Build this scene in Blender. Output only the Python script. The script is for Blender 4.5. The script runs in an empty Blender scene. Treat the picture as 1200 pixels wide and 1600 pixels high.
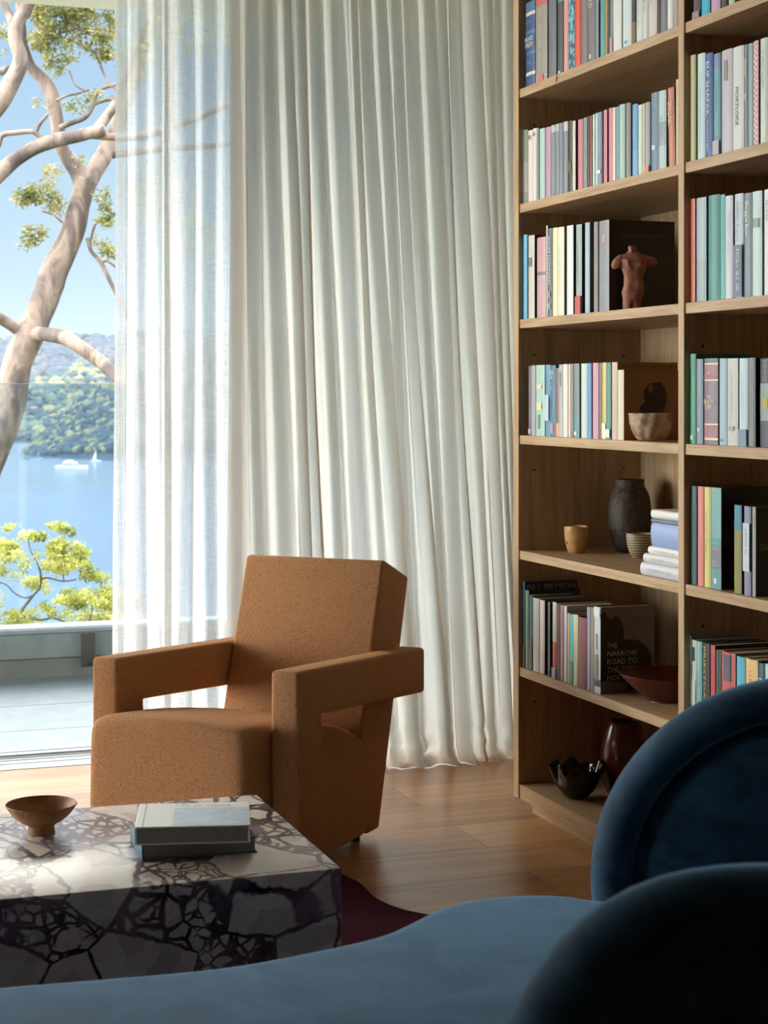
EXPOSURE=1.0; SKY=0.46; LEFT_FILL=20; SUN=1.5; HZV=0.00006; UPPER_FILL=11.5
import bpy, bmesh, math, random
from mathutils import Vector, Matrix, noise
random.seed(7)
SC = bpy.context.scene
COL = SC.collection
PI = math.pi

# ------------------------------------------------------------------ camera model
F = 2700.0; HZ = 618.0; CX = 600.0; EYE = 1.187
YAW = math.radians(19.86)
SA, CA = math.sin(YAW), math.cos(YAW)
def c2w(X, Z, z=0.0):
    """camera-plan coordinates (X right, Z ahead) -> room point"""
    return Vector((CA*X + SA*Z, -SA*X + CA*Z, z))
def at(px, py, Z):
    return c2w((px-CX)/F*Z, Z, EYE-(py-HZ)/F*Z)
def on_z(px, py, z):
    Z = (EYE-z)*F/(py-HZ)
    return c2w((px-CX)/F*Z, Z, z)
def on_x(px, py, x):
    k = (px-CX)/F
    Z = x/(CA*k+SA)
    return at(px, py, Z)
def on_y(px, py, y):
    k = (px-CX)/F
    Z = y/(CA-SA*k)
    return at(px, py, Z)

# ------------------------------------------------------------------ materials
def lin(c):
    r = []
    for v in c[:3]:
        v = v/255.0
        r.append(v/12.92 if v <= 0.04045 else ((v+0.055)/1.055)**2.4)
    return (r[0], r[1], r[2], 1.0)
MATS = {}
class NT:
    def __init__(s, name):
        s.m = bpy.data.materials.new(name); s.m.use_nodes = True
        s.t = s.m.node_tree; s.n = s.t.nodes; s.l = s.t.links
        s.b = s.n['Principled BSDF']; s.out = s.n['Material Output']
    def add(s, typ, **kw):
        n = s.n.new(typ)
        for k, v in kw.items():
            if k in n.inputs: n.inputs[k].default_value = v
            else: setattr(n, k, v)
        return n
    def link(s, a, b): s.l.new(a, b)
    def ramp(s, src, stops, interp='LINEAR'):
        r = s.n.new('ShaderNodeValToRGB'); r.color_ramp.interpolation = interp
        e = r.color_ramp.elements
        while len(e) < len(stops): e.new(0.5)
        for i, (p, c) in enumerate(stops):
            e[i].position = p; e[i].color = c if len(c) == 4 else (*c, 1)
        s.link(src, r.inputs[0]); return r
    def coords(s, scale=(1,1,1), kind='Object'):
        tc = s.n.new('ShaderNodeTexCoord'); mp = s.n.new('ShaderNodeMapping')
        mp.inputs['Scale'].default_value = scale
        s.link(tc.outputs[kind], mp.inputs[0]); return mp.outputs[0]
    def bump(s, h, strength=0.3, dist=0.002):
        b = s.n.new('ShaderNodeBump'); b.inputs['Strength'].default_value = strength
        b.inputs['Distance'].default_value = dist
        s.link(h, b.inputs['Height']); s.link(b.outputs[0], s.b.inputs['Normal']); return b
def gray(v): return (v, v, v, 1)

def plain(name, rgb, rough=0.55, metal=0.0, spec=0.5):
    key = (name, rgb, rough, metal)
    if key in MATS: return MATS[key]
    t = NT(name); t.b.inputs['Base Color'].default_value = lin(rgb)
    t.b.inputs['Roughness'].default_value = rough; t.b.inputs['Metallic'].default_value = metal
    t.b.inputs['Specular IOR Level'].default_value = spec
    MATS[key] = t.m; return t.m
def mottled(name, c1, c2, scale=30, rough=0.6, bump=0.0, stretch=(1,1,1), lo=0.35, hi=0.65, spec=0.5, detail=4):
    key = (name, c1, c2, scale)
    if key in MATS: return MATS[key]
    t = NT(name); co = t.coords(stretch)
    n = t.add('ShaderNodeTexNoise', Scale=scale, Detail=detail, Roughness=0.6); t.link(co, n.inputs['Vector'])
    r = t.ramp(n.outputs['Fac'], [(lo, lin(c1)), (hi, lin(c2))])
    t.link(r.outputs[0], t.b.inputs['Base Color']); t.b.inputs['Roughness'].default_value = rough
    t.b.inputs['Specular IOR Level'].default_value = spec
    if bump: t.bump(n.outputs['Fac'], bump, 0.004)
    MATS[key] = t.m; return t.m

def oak(name, axis, base=(196,168,132), dark=(162,134,102)):
    key = (name,)
    if key in MATS: return MATS[key]
    t = NT(name)
    sc = [26, 26, 26]; sc[axis] = 1.6
    co = t.coords(tuple(sc))
    n = t.add('ShaderNodeTexNoise', Scale=1.6, Detail=6, Roughness=0.62, Distortion=0.6); t.link(co, n.inputs['Vector'])
    sc2 = [120, 120, 120]; sc2[axis] = 4
    co2 = t.coords(tuple(sc2))
    n2 = t.add('ShaderNodeTexNoise', Scale=2.0, Detail=3); t.link(co2, n2.inputs['Vector'])
    mx = t.add('ShaderNodeMix', data_type='FLOAT'); mx.inputs[0].default_value = 0.35
    t.link(n.outputs['Fac'], mx.inputs[2]); t.link(n2.outputs['Fac'], mx.inputs[3])
    r = t.ramp(mx.outputs[0], [(0.36, lin(dark)), (0.62, lin(base))])
    t.link(r.outputs[0], t.b.inputs['Base Color']); t.b.inputs['Roughness'].default_value = 0.5
    t.b.inputs['Specular IOR Level'].default_value = 0.35
    t.bump(n2.outputs['Fac'], 0.08, 0.001)
    MATS[key] = t.m; return t.m

# ------------------------------------------------------------------ object helpers
def link_obj(name, mesh, mats, parent=None):
    o = bpy.data.objects.new(name, mesh); COL.objects.link(o)
    if mats is not None:
        for m in (mats if isinstance(mats, (list, tuple)) else [mats]): mesh.materials.append(m)
    if parent: o.parent = parent
    return o
def bm_obj(name, bm, mats, parent=None, smooth=None, loc=None, rotz=None):
    me = bpy.data.meshes.new(name); bmesh.ops.recalc_face_normals(bm, faces=bm.faces[:])
    bm.to_mesh(me); bm.free()
    if smooth is not None:
        me.polygons.foreach_set('use_smooth', [True]*len(me.polygons))
        if smooth < 180:
            me.set_sharp_from_angle(angle=math.radians(smooth))
    o = link_obj(name, me, mats, parent)
    if loc is not None: o.location = loc
    if rotz is not None: o.rotation_euler = (0, 0, rotz)
    return o
def py_obj(name, verts, faces, mats, parent=None, smooth=False, midx=None):
    me = bpy.data.meshes.new(name); me.from_pydata([tuple(v) for v in verts], [], faces)
    if midx: me.polygons.foreach_set('material_index', midx)
    if smooth: me.polygons.foreach_set('use_smooth', [True]*len(me.polygons))
    me.update()
    return link_obj(name, me, mats, parent)
def thing(name, label, cat, loc=(0,0,0), rotz=0.0, group=None):
    o = bpy.data.objects.new(name, None); COL.objects.link(o)
    o.empty_display_size = 0.05
    o.location = loc; o.rotation_euler = (0, 0, rotz)
    o['label'] = label; o['category'] = cat
    if group: o['group'] = group
    return o
def tag(o, label, cat, group=None, kind=None):
    o['label'] = label; o['category'] = cat
    if group: o['group'] = group
    if kind: o['kind'] = kind
    return o
def structure(o, label, cat):
    o['kind'] = 'structure'; o['label'] = label; o['category'] = cat; return o

def add_box(bm, lo, hi, bevel=0.0, seg=2):
    r = bmesh.ops.create_cube(bm, size=1.0)
    vs = r['verts']
    for v in vs:
        v.co = Vector([lo[i] + (v.co[i]+0.5)*(hi[i]-lo[i]) for i in range(3)])
    if bevel > 0:
        es = list({e for v in vs for e in v.link_edges})
        bmesh.ops.bevel(bm, geom=es, offset=bevel, segments=seg, affect='EDGES', profile=0.5)
def box(name, lo, hi, mat, parent=None, bevel=0.0, seg=2, smooth=None):
    bm = bmesh.new(); add_box(bm, lo, hi, bevel, seg)
    return bm_obj(name, bm, mat, parent, smooth if smooth is not None else (35 if bevel else None))
def prism(poly, x0, x1, bevel=0.0, seg=3, cuts=0):
    """polygon in (y,z) extruded along x"""
    bm = bmesh.new(); n = len(poly); rings = []
    for k in range(cuts+2):
        x = x0 + (x1-x0)*k/(cuts+1)
        rings.append([bm.verts.new((x, p[0], p[1])) for p in poly])
    bm.faces.new(rings[0]); bm.faces.new(list(reversed(rings[-1])))
    for a, b in zip(rings[:-1], rings[1:]):
        for i in range(n):
            bm.faces.new((a[i], a[(i+1) % n], b[(i+1) % n], b[i]))
    bmesh.ops.recalc_face_normals(bm, faces=bm.faces[:])
    if bevel:
        es = [e for e in bm.edges if e.calc_face_angle(0) > math.radians(25)]
        bmesh.ops.bevel(bm, geom=es, offset=bevel, segments=seg, affect='EDGES', profile=0.5, clamp_overlap=True)
    return bm
def lathe(name, prof, mat, parent=None, seg=48, loc=(0,0,0), fn=None, smooth=50, ends=True):
    """prof: list of (r,z); fn(ang, r, z) -> (r,z) modulation"""
    V = []; Fc = []
    for (r, z) in prof:
        for k in range(seg):
            a = 2*PI*k/seg
            rr, zz = (fn(a, r, z) if fn else (r, z))
            V.append((rr*math.cos(a), rr*math.sin(a), zz))
    for i in range(len(prof)-1):
        for k in range(seg):
            a = i*seg+k; b = i*seg+(k+1) % seg
            Fc.append((a, b, b+seg, a+seg))
    if ends:
        Fc.append(tuple(range(seg))); Fc.append(tuple(range((len(prof)-1)*seg, len(prof)*seg)))
    bm = bmesh.new(); vs = [bm.verts.new(v) for v in V]
    for f in Fc:
        try: bm.faces.new([vs[i] for i in f])
        except ValueError: pass
    bmesh.ops.remove_doubles(bm, verts=bm.verts[:], dist=1e-5)
    return bm_obj(name, bm, mat, parent, smooth, loc)
def tube_into(V, Fc, pts, rad, seg=8, cap=True):
    pts = [Vector(p) for p in pts]; n = len(pts); base = len(V)
    t = (pts[1]-pts[0]).normalized(); up = Vector((0,0,1)) if abs(t.z) < 0.9 else Vector((1,0,0))
    u = t.cross(up).normalized()
    for i in range(n):
        if i == 0: t = pts[1]-pts[0]
        elif i == n-1: t = pts[-1]-pts[-2]
        else: t = pts[i+1]-pts[i-1]
        t.normalize(); u = (u - t*u.dot(t)).normalized(); w = t.cross(u)
        r = rad[i] if isinstance(rad, (list, tuple)) else rad
        for k in range(seg):
            a = 2*PI*k/seg
            V.append(pts[i] + (u*math.cos(a)+w*math.sin(a))*r)
    for i in range(n-1):
        for k in range(seg):
            a = base+i*seg+k; b = base+i*seg+(k+1) % seg
            Fc.append((a, b, b+seg, a+seg))
    if cap:
        Fc.append(tuple(base+k for k in range(seg))[::-1])
        Fc.append(tuple(base+(n-1)*seg+k for k in range(seg)))
def catmull(P, per=6, closed=False, get=lambda p: p):
    n = len(P); out = []
    rng = range(n) if closed else range(n-1)
    for i in rng:
        if closed: p0, p1, p2, p3 = P[(i-1) % n], P[i], P[(i+1) % n], P[(i+2) % n]
        else: p0, p1, p2, p3 = P[max(i-1, 0)], P[i], P[i+1], P[min(i+2, n-1)]
        for k in range(per):
            t = k/per
            out.append(tuple(0.5*((2*b)+(-a+c)*t+(2*a-5*b+4*c-d)*t*t+(-a+3*b-3*c+d)*t**3)
                             for a, b, c, d in zip(p0, p1, p2, p3)))
    if not closed: out.append(tuple(P[-1]))
    return out

# text as mesh, normalised to a box of width w, height h (centre at the origin)
def text_geo(s, w, h=None, align='C', spacing=1.0):
    cu = bpy.data.curves.new('lettering', 'FONT'); cu.body = s; cu.align_x = 'LEFT'
    cu.space_character = spacing; cu.space_line = 0.95; cu.resolution_u = 2
    ob = bpy.data.objects.new('lettering', cu)
    me = bpy.data.meshes.new_from_object(ob)
    vs = [v.co.copy() for v in me.vertices]; fs = [tuple(p.vertices) for p in me.polygons]
    bpy.data.objects.remove(ob); bpy.data.curves.remove(cu); bpy.data.meshes.remove(me)
    x0 = min(v.x for v in vs); x1 = max(v.x for v in vs); y0 = min(v.y for v in vs); y1 = max(v.y for v in vs)
    sx = w/(x1-x0); sy = (h/(y1-y0)) if h else sx
    return [((v.x-(x0+x1)/2)*sx, (v.y-(y0+y1)/2)*sy) for v in vs], fs
def glyph_geo(w, h, rnd, n=None):
    """a row of small letter-like strokes too small to read, w long, h high"""
    V = []; Fc = []
    def q(x0, y0, x1, y1):
        b = len(V); V.extend([(x0, y0), (x1, y0), (x1, y1), (x0, y1)]); Fc.append((b, b+1, b+2, b+3))
    n = n or max(3, int(w/(h*0.62))); cw = w/n; s = cw*0.2; y0, y1 = -h/2, h/2
    for i in range(n):
        if rnd.random() < 0.14: continue
        x = -w/2+i*cw+cw*0.1; e = x+cw*0.72; k = rnd.randrange(5)
        q(x, y0, x+s, y1)
        if k in (0, 1): q(x+s, y1-h*.16, e, y1)
        if k in (0, 2, 4): q(x+s, y0, e, y0+h*.16)
        if k in (1, 3): q(x+s, -h*.08, e, h*.08)
        if k in (3, 4, 0): q(e-s, y0+h*.16, e, y1-h*.16)
    return V, Fc
def place_flat(name, geo, origin, ax, ay, mat, parent, eps=None):
    vs, fs = geo; origin = Vector(origin); ax = Vector(ax); ay = Vector(ay)
    return py_obj(name, [origin+ax*a+ay*b for a, b in vs], fs, mat, parent)
# ------------------------------------------------------------------ named materials
OAK_Y = oak('oak_along_shelf', 1)
OAK_Z = oak('oak_upright', 2)
def boucle():
    t = NT('tan_boucle_fabric'); co = t.coords()
    v = t.add('ShaderNodeTexVoronoi', Scale=330.0); t.link(co, v.inputs['Vector'])
    n = t.add('ShaderNodeTexNoise', Scale=420.0, Detail=3); t.link(co, n.inputs['Vector'])
    m = t.add('ShaderNodeMath', operation='MULTIPLY'); t.link(v.outputs['Distance'], m.inputs[0]); t.link(n.outputs['Fac'], m.inputs[1])
    r = t.ramp(m.outputs[0], [(0.0, lin((196,148,110))), (0.35, lin((164,118,82))), (0.7, lin((98,66,44)))])
    t.link(r.outputs[0], t.b.inputs['Base Color']); t.b.inputs['Roughness'].default_value = 0.95
    t.b.inputs['Specular IOR Level'].default_value = 0.15
    t.b.inputs['Sheen Weight'].default_value = 0.25; t.b.inputs['Sheen Tint'].default_value = lin((220,170,120))
    b = t.bump(m.outputs[0], 0.55, 0.003); b.invert = True
    return t.m
BOUCLE = boucle()
def velvet(name, c1, c2, sheen):
    t = NT(name); co = t.coords((1.0, 1.0, 1.6))
    n = t.add('ShaderNodeTexNoise', Scale=7.0, Detail=5, Roughness=0.6, Distortion=0.8); t.link(co, n.inputs['Vector'])
    r = t.ramp(n.outputs['Fac'], [(0.35, lin(c1)), (0.68, lin(c2))])
    t.link(r.outputs[0], t.b.inputs['Base Color']); t.b.inputs['Roughness'].default_value = 0.75
    t.b.inputs['Specular IOR Level'].default_value = 0.2
    t.b.inputs['Sheen Weight'].default_value = 1.0; t.b.inputs['Sheen Roughness'].default_value = 0.35
    t.b.inputs['Sheen Tint'].default_value = lin(sheen)
    f = t.add('ShaderNodeTexNoise', Scale=900.0, Detail=2); t.link(co, f.inputs['Vector'])
    t.bump(f.outputs['Fac'], 0.12, 0.001)
    return t.m
VELVET = velvet('blue_velvet', (22,46,68), (48,80,106), (130,172,206))
def marble():
    t = NT('breccia_marble'); co = t.coords((1.0, 1.0, 1.0))
    w = t.add('ShaderNodeTexNoise', Scale=7.0, Detail=5, Roughness=0.6); t.link(co, w.inputs['Vector'])
    sub = t.add('ShaderNodeVectorMath', operation='SUBTRACT'); t.link(w.outputs['Color'], sub.inputs[0]); sub.inputs[1].default_value = (.5,.5,.5)
    sc = t.add('ShaderNodeVectorMath', operation='SCALE'); t.link(sub.outputs[0], sc.inputs[0]); sc.inputs['Scale'].default_value = 0.045
    ad = t.add('ShaderNodeVectorMath', operation='ADD'); t.link(co, ad.inputs[0]); t.link(sc.outputs[0], ad.inputs[1])
    mp = t.n.new('ShaderNodeMapping'); mp.inputs['Rotation'].default_value = (.5, .4, .7); mp.inputs['Scale'].default_value = (1, .7, 1.25); t.link(ad.outputs[0], mp.inputs[0])
    def mth(op, a, b, clamp=False):
        m = t.add('ShaderNodeMath', operation=op); m.use_clamp = clamp
        for i_, v in enumerate((a, b)):
            if isinstance(v, (int, float)): m.inputs[i_].default_value = v
            else: t.link(v, m.inputs[i_])
        return m.outputs[0]
    def nz(scale, lo, hi, det=3):
        n = t.add('ShaderNodeTexNoise', Scale=scale, Detail=det, Roughness=.6); t.link(ad.outputs[0], n.inputs['Vector'])
        return t.ramp(n.outputs['Fac'], [(lo, gray(0)), (hi, gray(1))]).outputs[0]
    wid = nz(9.0, .35, .7)
    def vor(scale, k):
        v = t.add('ShaderNodeTexVoronoi', Scale=scale, feature='DISTANCE_TO_EDGE', Randomness=1.0); t.link(mp.outputs[0], v.inputs['Vector'])
        th = mth('MULTIPLY', mth('ADD', wid, .25), k)
        return mth('SUBTRACT', 1.0, mth('DIVIDE', v.outputs['Distance'], th), True)
    big = vor(6.6, .055); mid = vor(17.0, .15); tiny = vor(38.0, .26)
    cid = t.add('ShaderNodeTexVoronoi', Scale=6.6); t.link(mp.outputs[0], cid.inputs['Vector'])
    sx = t.n.new('ShaderNodeSeparateColor'); t.link(cid.outputs['Color'], sx.inputs[0])
    m1 = t.ramp(sx.outputs[0], [(.40, gray(0)), (.405, gray(1))]).outputs[0]
    m2 = mth('MULTIPLY', t.ramp(sx.outputs[1], [(.42, gray(0)), (.425, gray(1))]).outputs[0], nz(7.4, .42, .50))
    midm = mth('MULTIPLY', mid, m1); tinm = mth('MULTIPLY', mth('MULTIPLY', tiny, m2), m1)
    vein = mth('MAXIMUM', mth('MAXIMUM', big, midm), tinm)
    vein = t.ramp(vein, [(.12, gray(0)), (.5, gray(1))]).outputs[0]
    cell = t.add('ShaderNodeTexVoronoi', Scale=19.0); t.link(mp.outputs[0], cell.inputs['Vector'])
    cr = t.ramp(cell.outputs['Color'], [(0.1, lin((222,206,202))), (0.35, lin((246,242,238))), (.6, lin((238,228,216))), (0.9, lin((210,196,198)))])
    deep = nz(5.5, .40, .56, 5)
    vc = t.add('ShaderNodeMix', data_type='RGBA'); t.link(deep, vc.inputs[0]); vc.inputs[6].default_value = lin((146,124,138)); vc.inputs[7].default_value = lin((48,28,40))
    mixc = t.add('ShaderNodeMix', data_type='RGBA'); t.link(vein, mixc.inputs[0]); t.link(cr.outputs[0], mixc.inputs[6]); t.link(vc.outputs[2], mixc.inputs[7])
    t.link(mixc.outputs[2], t.b.inputs['Base Color']); t.b.inputs['Roughness'].default_value = 0.28; t.b.inputs['IOR'].default_value = 1.55
    return t.m
MARBLE = marble()
def floorwood():
    t = NT('oak_floor_boards'); tc = t.n.new('ShaderNodeTexCoord'); 
    mp = t.n.new('ShaderNodeMapping'); mp.inputs['Location'].default_value = (0.3, -0.001, 0); t.link(tc.outputs['Object'], mp.inputs[0])
    br = t.add('ShaderNodeTexBrick', offset=0.37, squash=1.0, Scale=1.0)
    br.inputs['Brick Width'].default_value = 2.1; br.inputs['Row Height'].default_value = 0.2455
    br.inputs['Mortar Size'].default_value = 0.0016; br.inputs['Mortar Smooth'].default_value = 0.3
    br.inputs['Color1'].default_value = gray(0.0); br.inputs['Color2'].default_value = gray(1.0); br.inputs['Mortar'].default_value = gray(0.5)
    t.link(mp.outputs[0], br.inputs['Vector'])
    n = t.add('ShaderNodeTexNoise', Scale=1.4, Detail=6, Roughness=0.6, Distortion=0.5)
    co = t.coords((1.3, 16, 16)); t.link(co, n.inputs['Vector'])
    mx = t.add('ShaderNodeMix', data_type='FLOAT'); mx.inputs[0].default_value = 0.3
    t.link(n.outputs['Fac'], mx.inputs[2]); t.link(br.outputs['Color'], mx.inputs[3])
    r = t.ramp(mx.outputs[0], [(0.25, lin((150,100,52))), (0.5, lin((184,130,74))), (0.75, lin((206,156,98)))])
    fin = t.add('ShaderNodeMix', data_type='RGBA'); t.link(br.outputs['Fac'], fin.inputs[0]); t.link(r.outputs[0], fin.inputs[6]); fin.inputs[7].default_value = lin((70,44,24))
    t.link(fin.outputs[2], t.b.inputs['Base Color']); t.b.inputs['Roughness'].default_value = 0.32; t.b.inputs['IOR'].default_value = 1.65
    t.bump(n.outputs['Fac'], 0.05, 0.002)
    return t.m
FLOORW = floorwood()
def linen(name, transp, col, transl):
    t = NT(name)
    for n in [t.b]: t.n.remove(n)
    co = t.coords((1, 1, 1))
    wv = t.add('ShaderNodeTexNoise', Scale=5.0, Detail=4); co2 = t.coords((60, 60, 3)); t.link(co2, wv.inputs['Vector'])
    wh = t.add('ShaderNodeTexNoise', Scale=5.0, Detail=3); co3 = t.coords((4, 4, 110)); t.link(co3, wh.inputs['Vector'])
    s = t.add('ShaderNodeMath', operation='ADD'); t.link(wv.outputs['Fac'], s.inputs[0]); t.link(wh.outputs['Fac'], s.inputs[1])
    mr = t.add('ShaderNodeMapRange'); t.link(s.outputs[0], mr.inputs[0])
    mr.inputs[1].default_value = 0.75; mr.inputs[2].default_value = 1.25; mr.inputs[3].default_value = transp*1.35; mr.inputs[4].default_value = transp*0.65
    tr = t.add('ShaderNodeBsdfTransparent'); tl = t.add('ShaderNodeBsdfTranslucent'); df = t.add('ShaderNodeBsdfDiffuse')
    tl.inputs[0].default_value = lin(col); df.inputs[0].default_value = lin(col)
    m1 = t.add('ShaderNodeMixShader'); m1.inputs[0].default_value = transl; t.link(df.outputs[0], m1.inputs[1]); t.link(tl.outputs[0], m1.inputs[2])
    m2 = t.add('ShaderNodeMixShader'); t.link(mr.outputs[0], m2.inputs[0]); t.link(m1.outputs[0], m2.inputs[1]); t.link(tr.outputs[0], m2.inputs[2])
    t.link(m2.outputs[0], t.out.inputs[0]); return t.m
LINEN = linen('sheer_linen', 0.32, (236,238,240), 0.8)
LINEN_D = linen('linen_gathered', 0.05, (226,221,213), 0.84)
def glassmat(name, tint=(235,242,245), refl=0.06):
    t = NT(name); t.n.remove(t.b)
    tr = t.add('ShaderNodeBsdfTransparent'); tr.inputs[0].default_value = lin(tint)
    gl = t.add('ShaderNodeBsdfGlossy'); gl.inputs['Roughness'].default_value = 0.02
    fr = t.add('ShaderNodeFresnel', IOR=1.45)
    mx = t.add('ShaderNodeMixShader'); t.link(fr.outputs[0], mx.inputs[0]); t.link(tr.outputs[0], mx.inputs[1]); t.link(gl.outputs[0], mx.inputs[2])
    t.link(mx.outputs[0], t.out.inputs[0]); return t.m
GLASS = glassmat('clear_glass'); GLASS_EDGE = plain('glass_edge', (190,215,215), 0.2)
def leafmat(name, c1, c2, c3, tl=0.4):
    t = NT(name); co = t.coords()
    n = t.add('ShaderNodeTexNoise', Scale=6.0, Detail=3); t.link(co, n.inputs['Vector'])
    r = t.ramp(n.outputs['Fac'], [(0.35, lin(c1)), (0.5, lin(c2)), (0.65, lin(c3))])
    t.link(r.outputs[0], t.b.inputs['Base Color']); t.b.inputs['Roughness'].default_value = 0.5
    tn = t.add('ShaderNodeBsdfTranslucent'); t.link(r.outputs[0], tn.inputs[0])
    mx = t.add('ShaderNodeMixShader'); mx.inputs[0].default_value = tl
    t.link(t.b.outputs[0], mx.inputs[1]); t.link(tn.outputs[0], mx.inputs[2]); t.link(mx.outputs[0], t.out.inputs[0])
    return t.m
WHITE_PAINT = mottled('white_paint', (206,204,200), (212,210,206), 40, 0.7)
# ------------------------------------------------------------------ camera, world, sun
cam = bpy.data.cameras.new('camera'); cam_o = bpy.data.objects.new('camera', cam); COL.objects.link(cam_o)
cam_o.location = (0, 0, EYE); cam_o.rotation_euler = (PI/2, 0, -YAW)
cam.sensor_fit = 'VERTICAL'; cam.sensor_height = 36.0; cam.sensor_width = 36.0; cam.lens = F/1600*36.0
cam.shift_y = -(800-HZ)/1600.0; cam.clip_start = 0.05; cam.clip_end = 6000
cam.dof.use_dof = True; cam.dof.focus_distance = 4.6; cam.dof.aperture_fstop = 11.0
SC.camera = cam_o
SC.view_settings.view_transform = 'Standard'; SC.view_settings.look = 'None'
SC.view_settings.exposure = EXPOSURE; SC.view_settings.gamma = 1.0; SC.view_settings.use_curve_mapping = False
SC.cycles.max_bounces = 10; SC.cycles.diffuse_bounces = 5; SC.cycles.glossy_bounces = 4
SC.cycles.transparent_max_bounces = 24; SC.cycles.transmission_bounces = 6
SC.cycles.sample_clamp_indirect = 6.0; SC.cycles.use_denoising = True
SC.cycles.caustics_reflective = False; SC.cycles.caustics_refractive = False

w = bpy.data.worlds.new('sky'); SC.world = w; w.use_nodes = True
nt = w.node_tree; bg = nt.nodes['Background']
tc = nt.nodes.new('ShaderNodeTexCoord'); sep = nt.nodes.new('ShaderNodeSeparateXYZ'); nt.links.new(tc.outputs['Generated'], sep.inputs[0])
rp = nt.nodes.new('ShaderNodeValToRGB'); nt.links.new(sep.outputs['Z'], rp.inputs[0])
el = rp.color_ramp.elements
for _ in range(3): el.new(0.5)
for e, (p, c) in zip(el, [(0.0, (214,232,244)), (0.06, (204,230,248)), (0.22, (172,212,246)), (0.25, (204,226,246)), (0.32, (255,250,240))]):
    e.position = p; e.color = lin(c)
# unseen sky above the blue band, brightened as added fill light
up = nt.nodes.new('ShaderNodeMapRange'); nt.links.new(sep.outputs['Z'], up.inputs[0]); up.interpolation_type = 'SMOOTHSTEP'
up.inputs[1].default_value = .235; up.inputs[2].default_value = .33; up.inputs[3].default_value = 1.0; up.inputs[4].default_value = UPPER_FILL
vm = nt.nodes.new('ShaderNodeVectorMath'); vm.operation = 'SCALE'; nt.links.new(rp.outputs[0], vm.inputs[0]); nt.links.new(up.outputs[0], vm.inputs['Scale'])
# added bright sky sector on the left, fill light for the room
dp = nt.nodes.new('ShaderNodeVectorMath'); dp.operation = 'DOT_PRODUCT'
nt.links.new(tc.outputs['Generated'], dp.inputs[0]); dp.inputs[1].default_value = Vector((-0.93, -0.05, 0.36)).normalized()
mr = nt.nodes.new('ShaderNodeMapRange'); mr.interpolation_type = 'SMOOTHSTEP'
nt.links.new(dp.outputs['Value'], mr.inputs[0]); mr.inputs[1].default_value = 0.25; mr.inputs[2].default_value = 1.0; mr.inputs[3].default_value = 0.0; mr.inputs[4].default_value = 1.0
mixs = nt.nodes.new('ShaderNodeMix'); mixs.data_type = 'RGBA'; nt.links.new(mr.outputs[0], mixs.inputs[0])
nt.links.new(vm.outputs[0], mixs.inputs[6]); mixs.inputs[7].default_value = (LEFT_FILL*1.0, LEFT_FILL*0.93, LEFT_FILL*0.83, 1)
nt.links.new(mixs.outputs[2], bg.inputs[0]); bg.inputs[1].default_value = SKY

sun = bpy.data.lights.new('sun', 'SUN'); sun.energy = SUN; sun.angle = math.radians(0.6); sun.color = (1.0, 0.95, 0.86)
sun_o = bpy.data.objects.new('sun', sun); COL.objects.link(sun_o)
sd = Vector((0.55, -0.50, 0.88)).normalized(); sun_o.rotation_euler = sd.to_track_quat('Z', 'Y').to_euler(); sun_o.location = (4, -4, 12)

# ------------------------------------------------------------------ room shell
XR = 2.44; YW = 5.55; YO = 5.88; XL = -3.3; YB = -2.4; CEIL = 2.72
def S(name, lo, hi, mat, label, cat, bevel=0):
    return structure(box(name, lo, hi, mat, None, bevel), label, cat)
S('floor', (XL-.1, YB-.1, -0.2), (XR+.1, YW, 0), FLOORW, 'honey oak board floor of the living room', 'floor')
S('wall_right', (XR, YB, 0), (XR+.12, YO, CEIL), WHITE_PAINT, 'white wall behind the oak bookcase', 'wall')
DKW = mottled('dark_joinery', (58,50,44), (70,60,52), 6, .6)
S('wall_back', (XL, YB-.12, 0), (XR, YB, CEIL), DKW, 'dark timber wall behind the camera', 'wall')
S('ceiling', (XL-.1, YB-.1, CEIL), (XR+.1, YO, CEIL+.12), mottled('ceiling_paint', (168,164,158), (174,170,164), 20, .8), 'pale grey ceiling of the living room', 'ceiling')
S('wall_left', (XL-.14, YB, 0), (XL, 3.45, CEIL), DKW, 'dark timber left wall near the back', 'wall')
S('wall_left', (XL-.14, 5.55, 0), (XL, YO, CEIL), WHITE_PAINT, 'white pier of the left wall near the glass doors', 'wall')
S('wall_sun_block', (XR+.12, 5.6, -0.3), (9, 5.8, 3.2), WHITE_PAINT, 'unseen white wall added to keep sun off the terrace', 'wall')  # added out of view to block sun from the terrace
FR = plain('white_aluminium', (222,228,230), 0.4)
DARK = plain('dark_seal', (22,26,30), 0.6)
# left picture window: frame and panes
wf = thing('window_1', 'white framed picture window in the left wall', 'window', (XL-.07, 4.5, 0)); wf['kind'] = 'structure'
bm = bmesh.new()
for (lo, hi) in [((-.06,-1.05,0),(.06,1.05,.06)), ((-.06,-1.05,CEIL-.06),(.06,1.05,CEIL))]+[((-.04,y-.03,.06),(.04,y+.03,CEIL-.06)) for y in (-1.02,0,1.02)]:
    add_box(bm, lo, hi)
bm_obj('window_frame', bm, FR, wf)
for y in (-.51, .51): box('pane', (-.004, y-.48, .06), (.004, y+.48, CEIL-.06), GLASS, wf)
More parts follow.
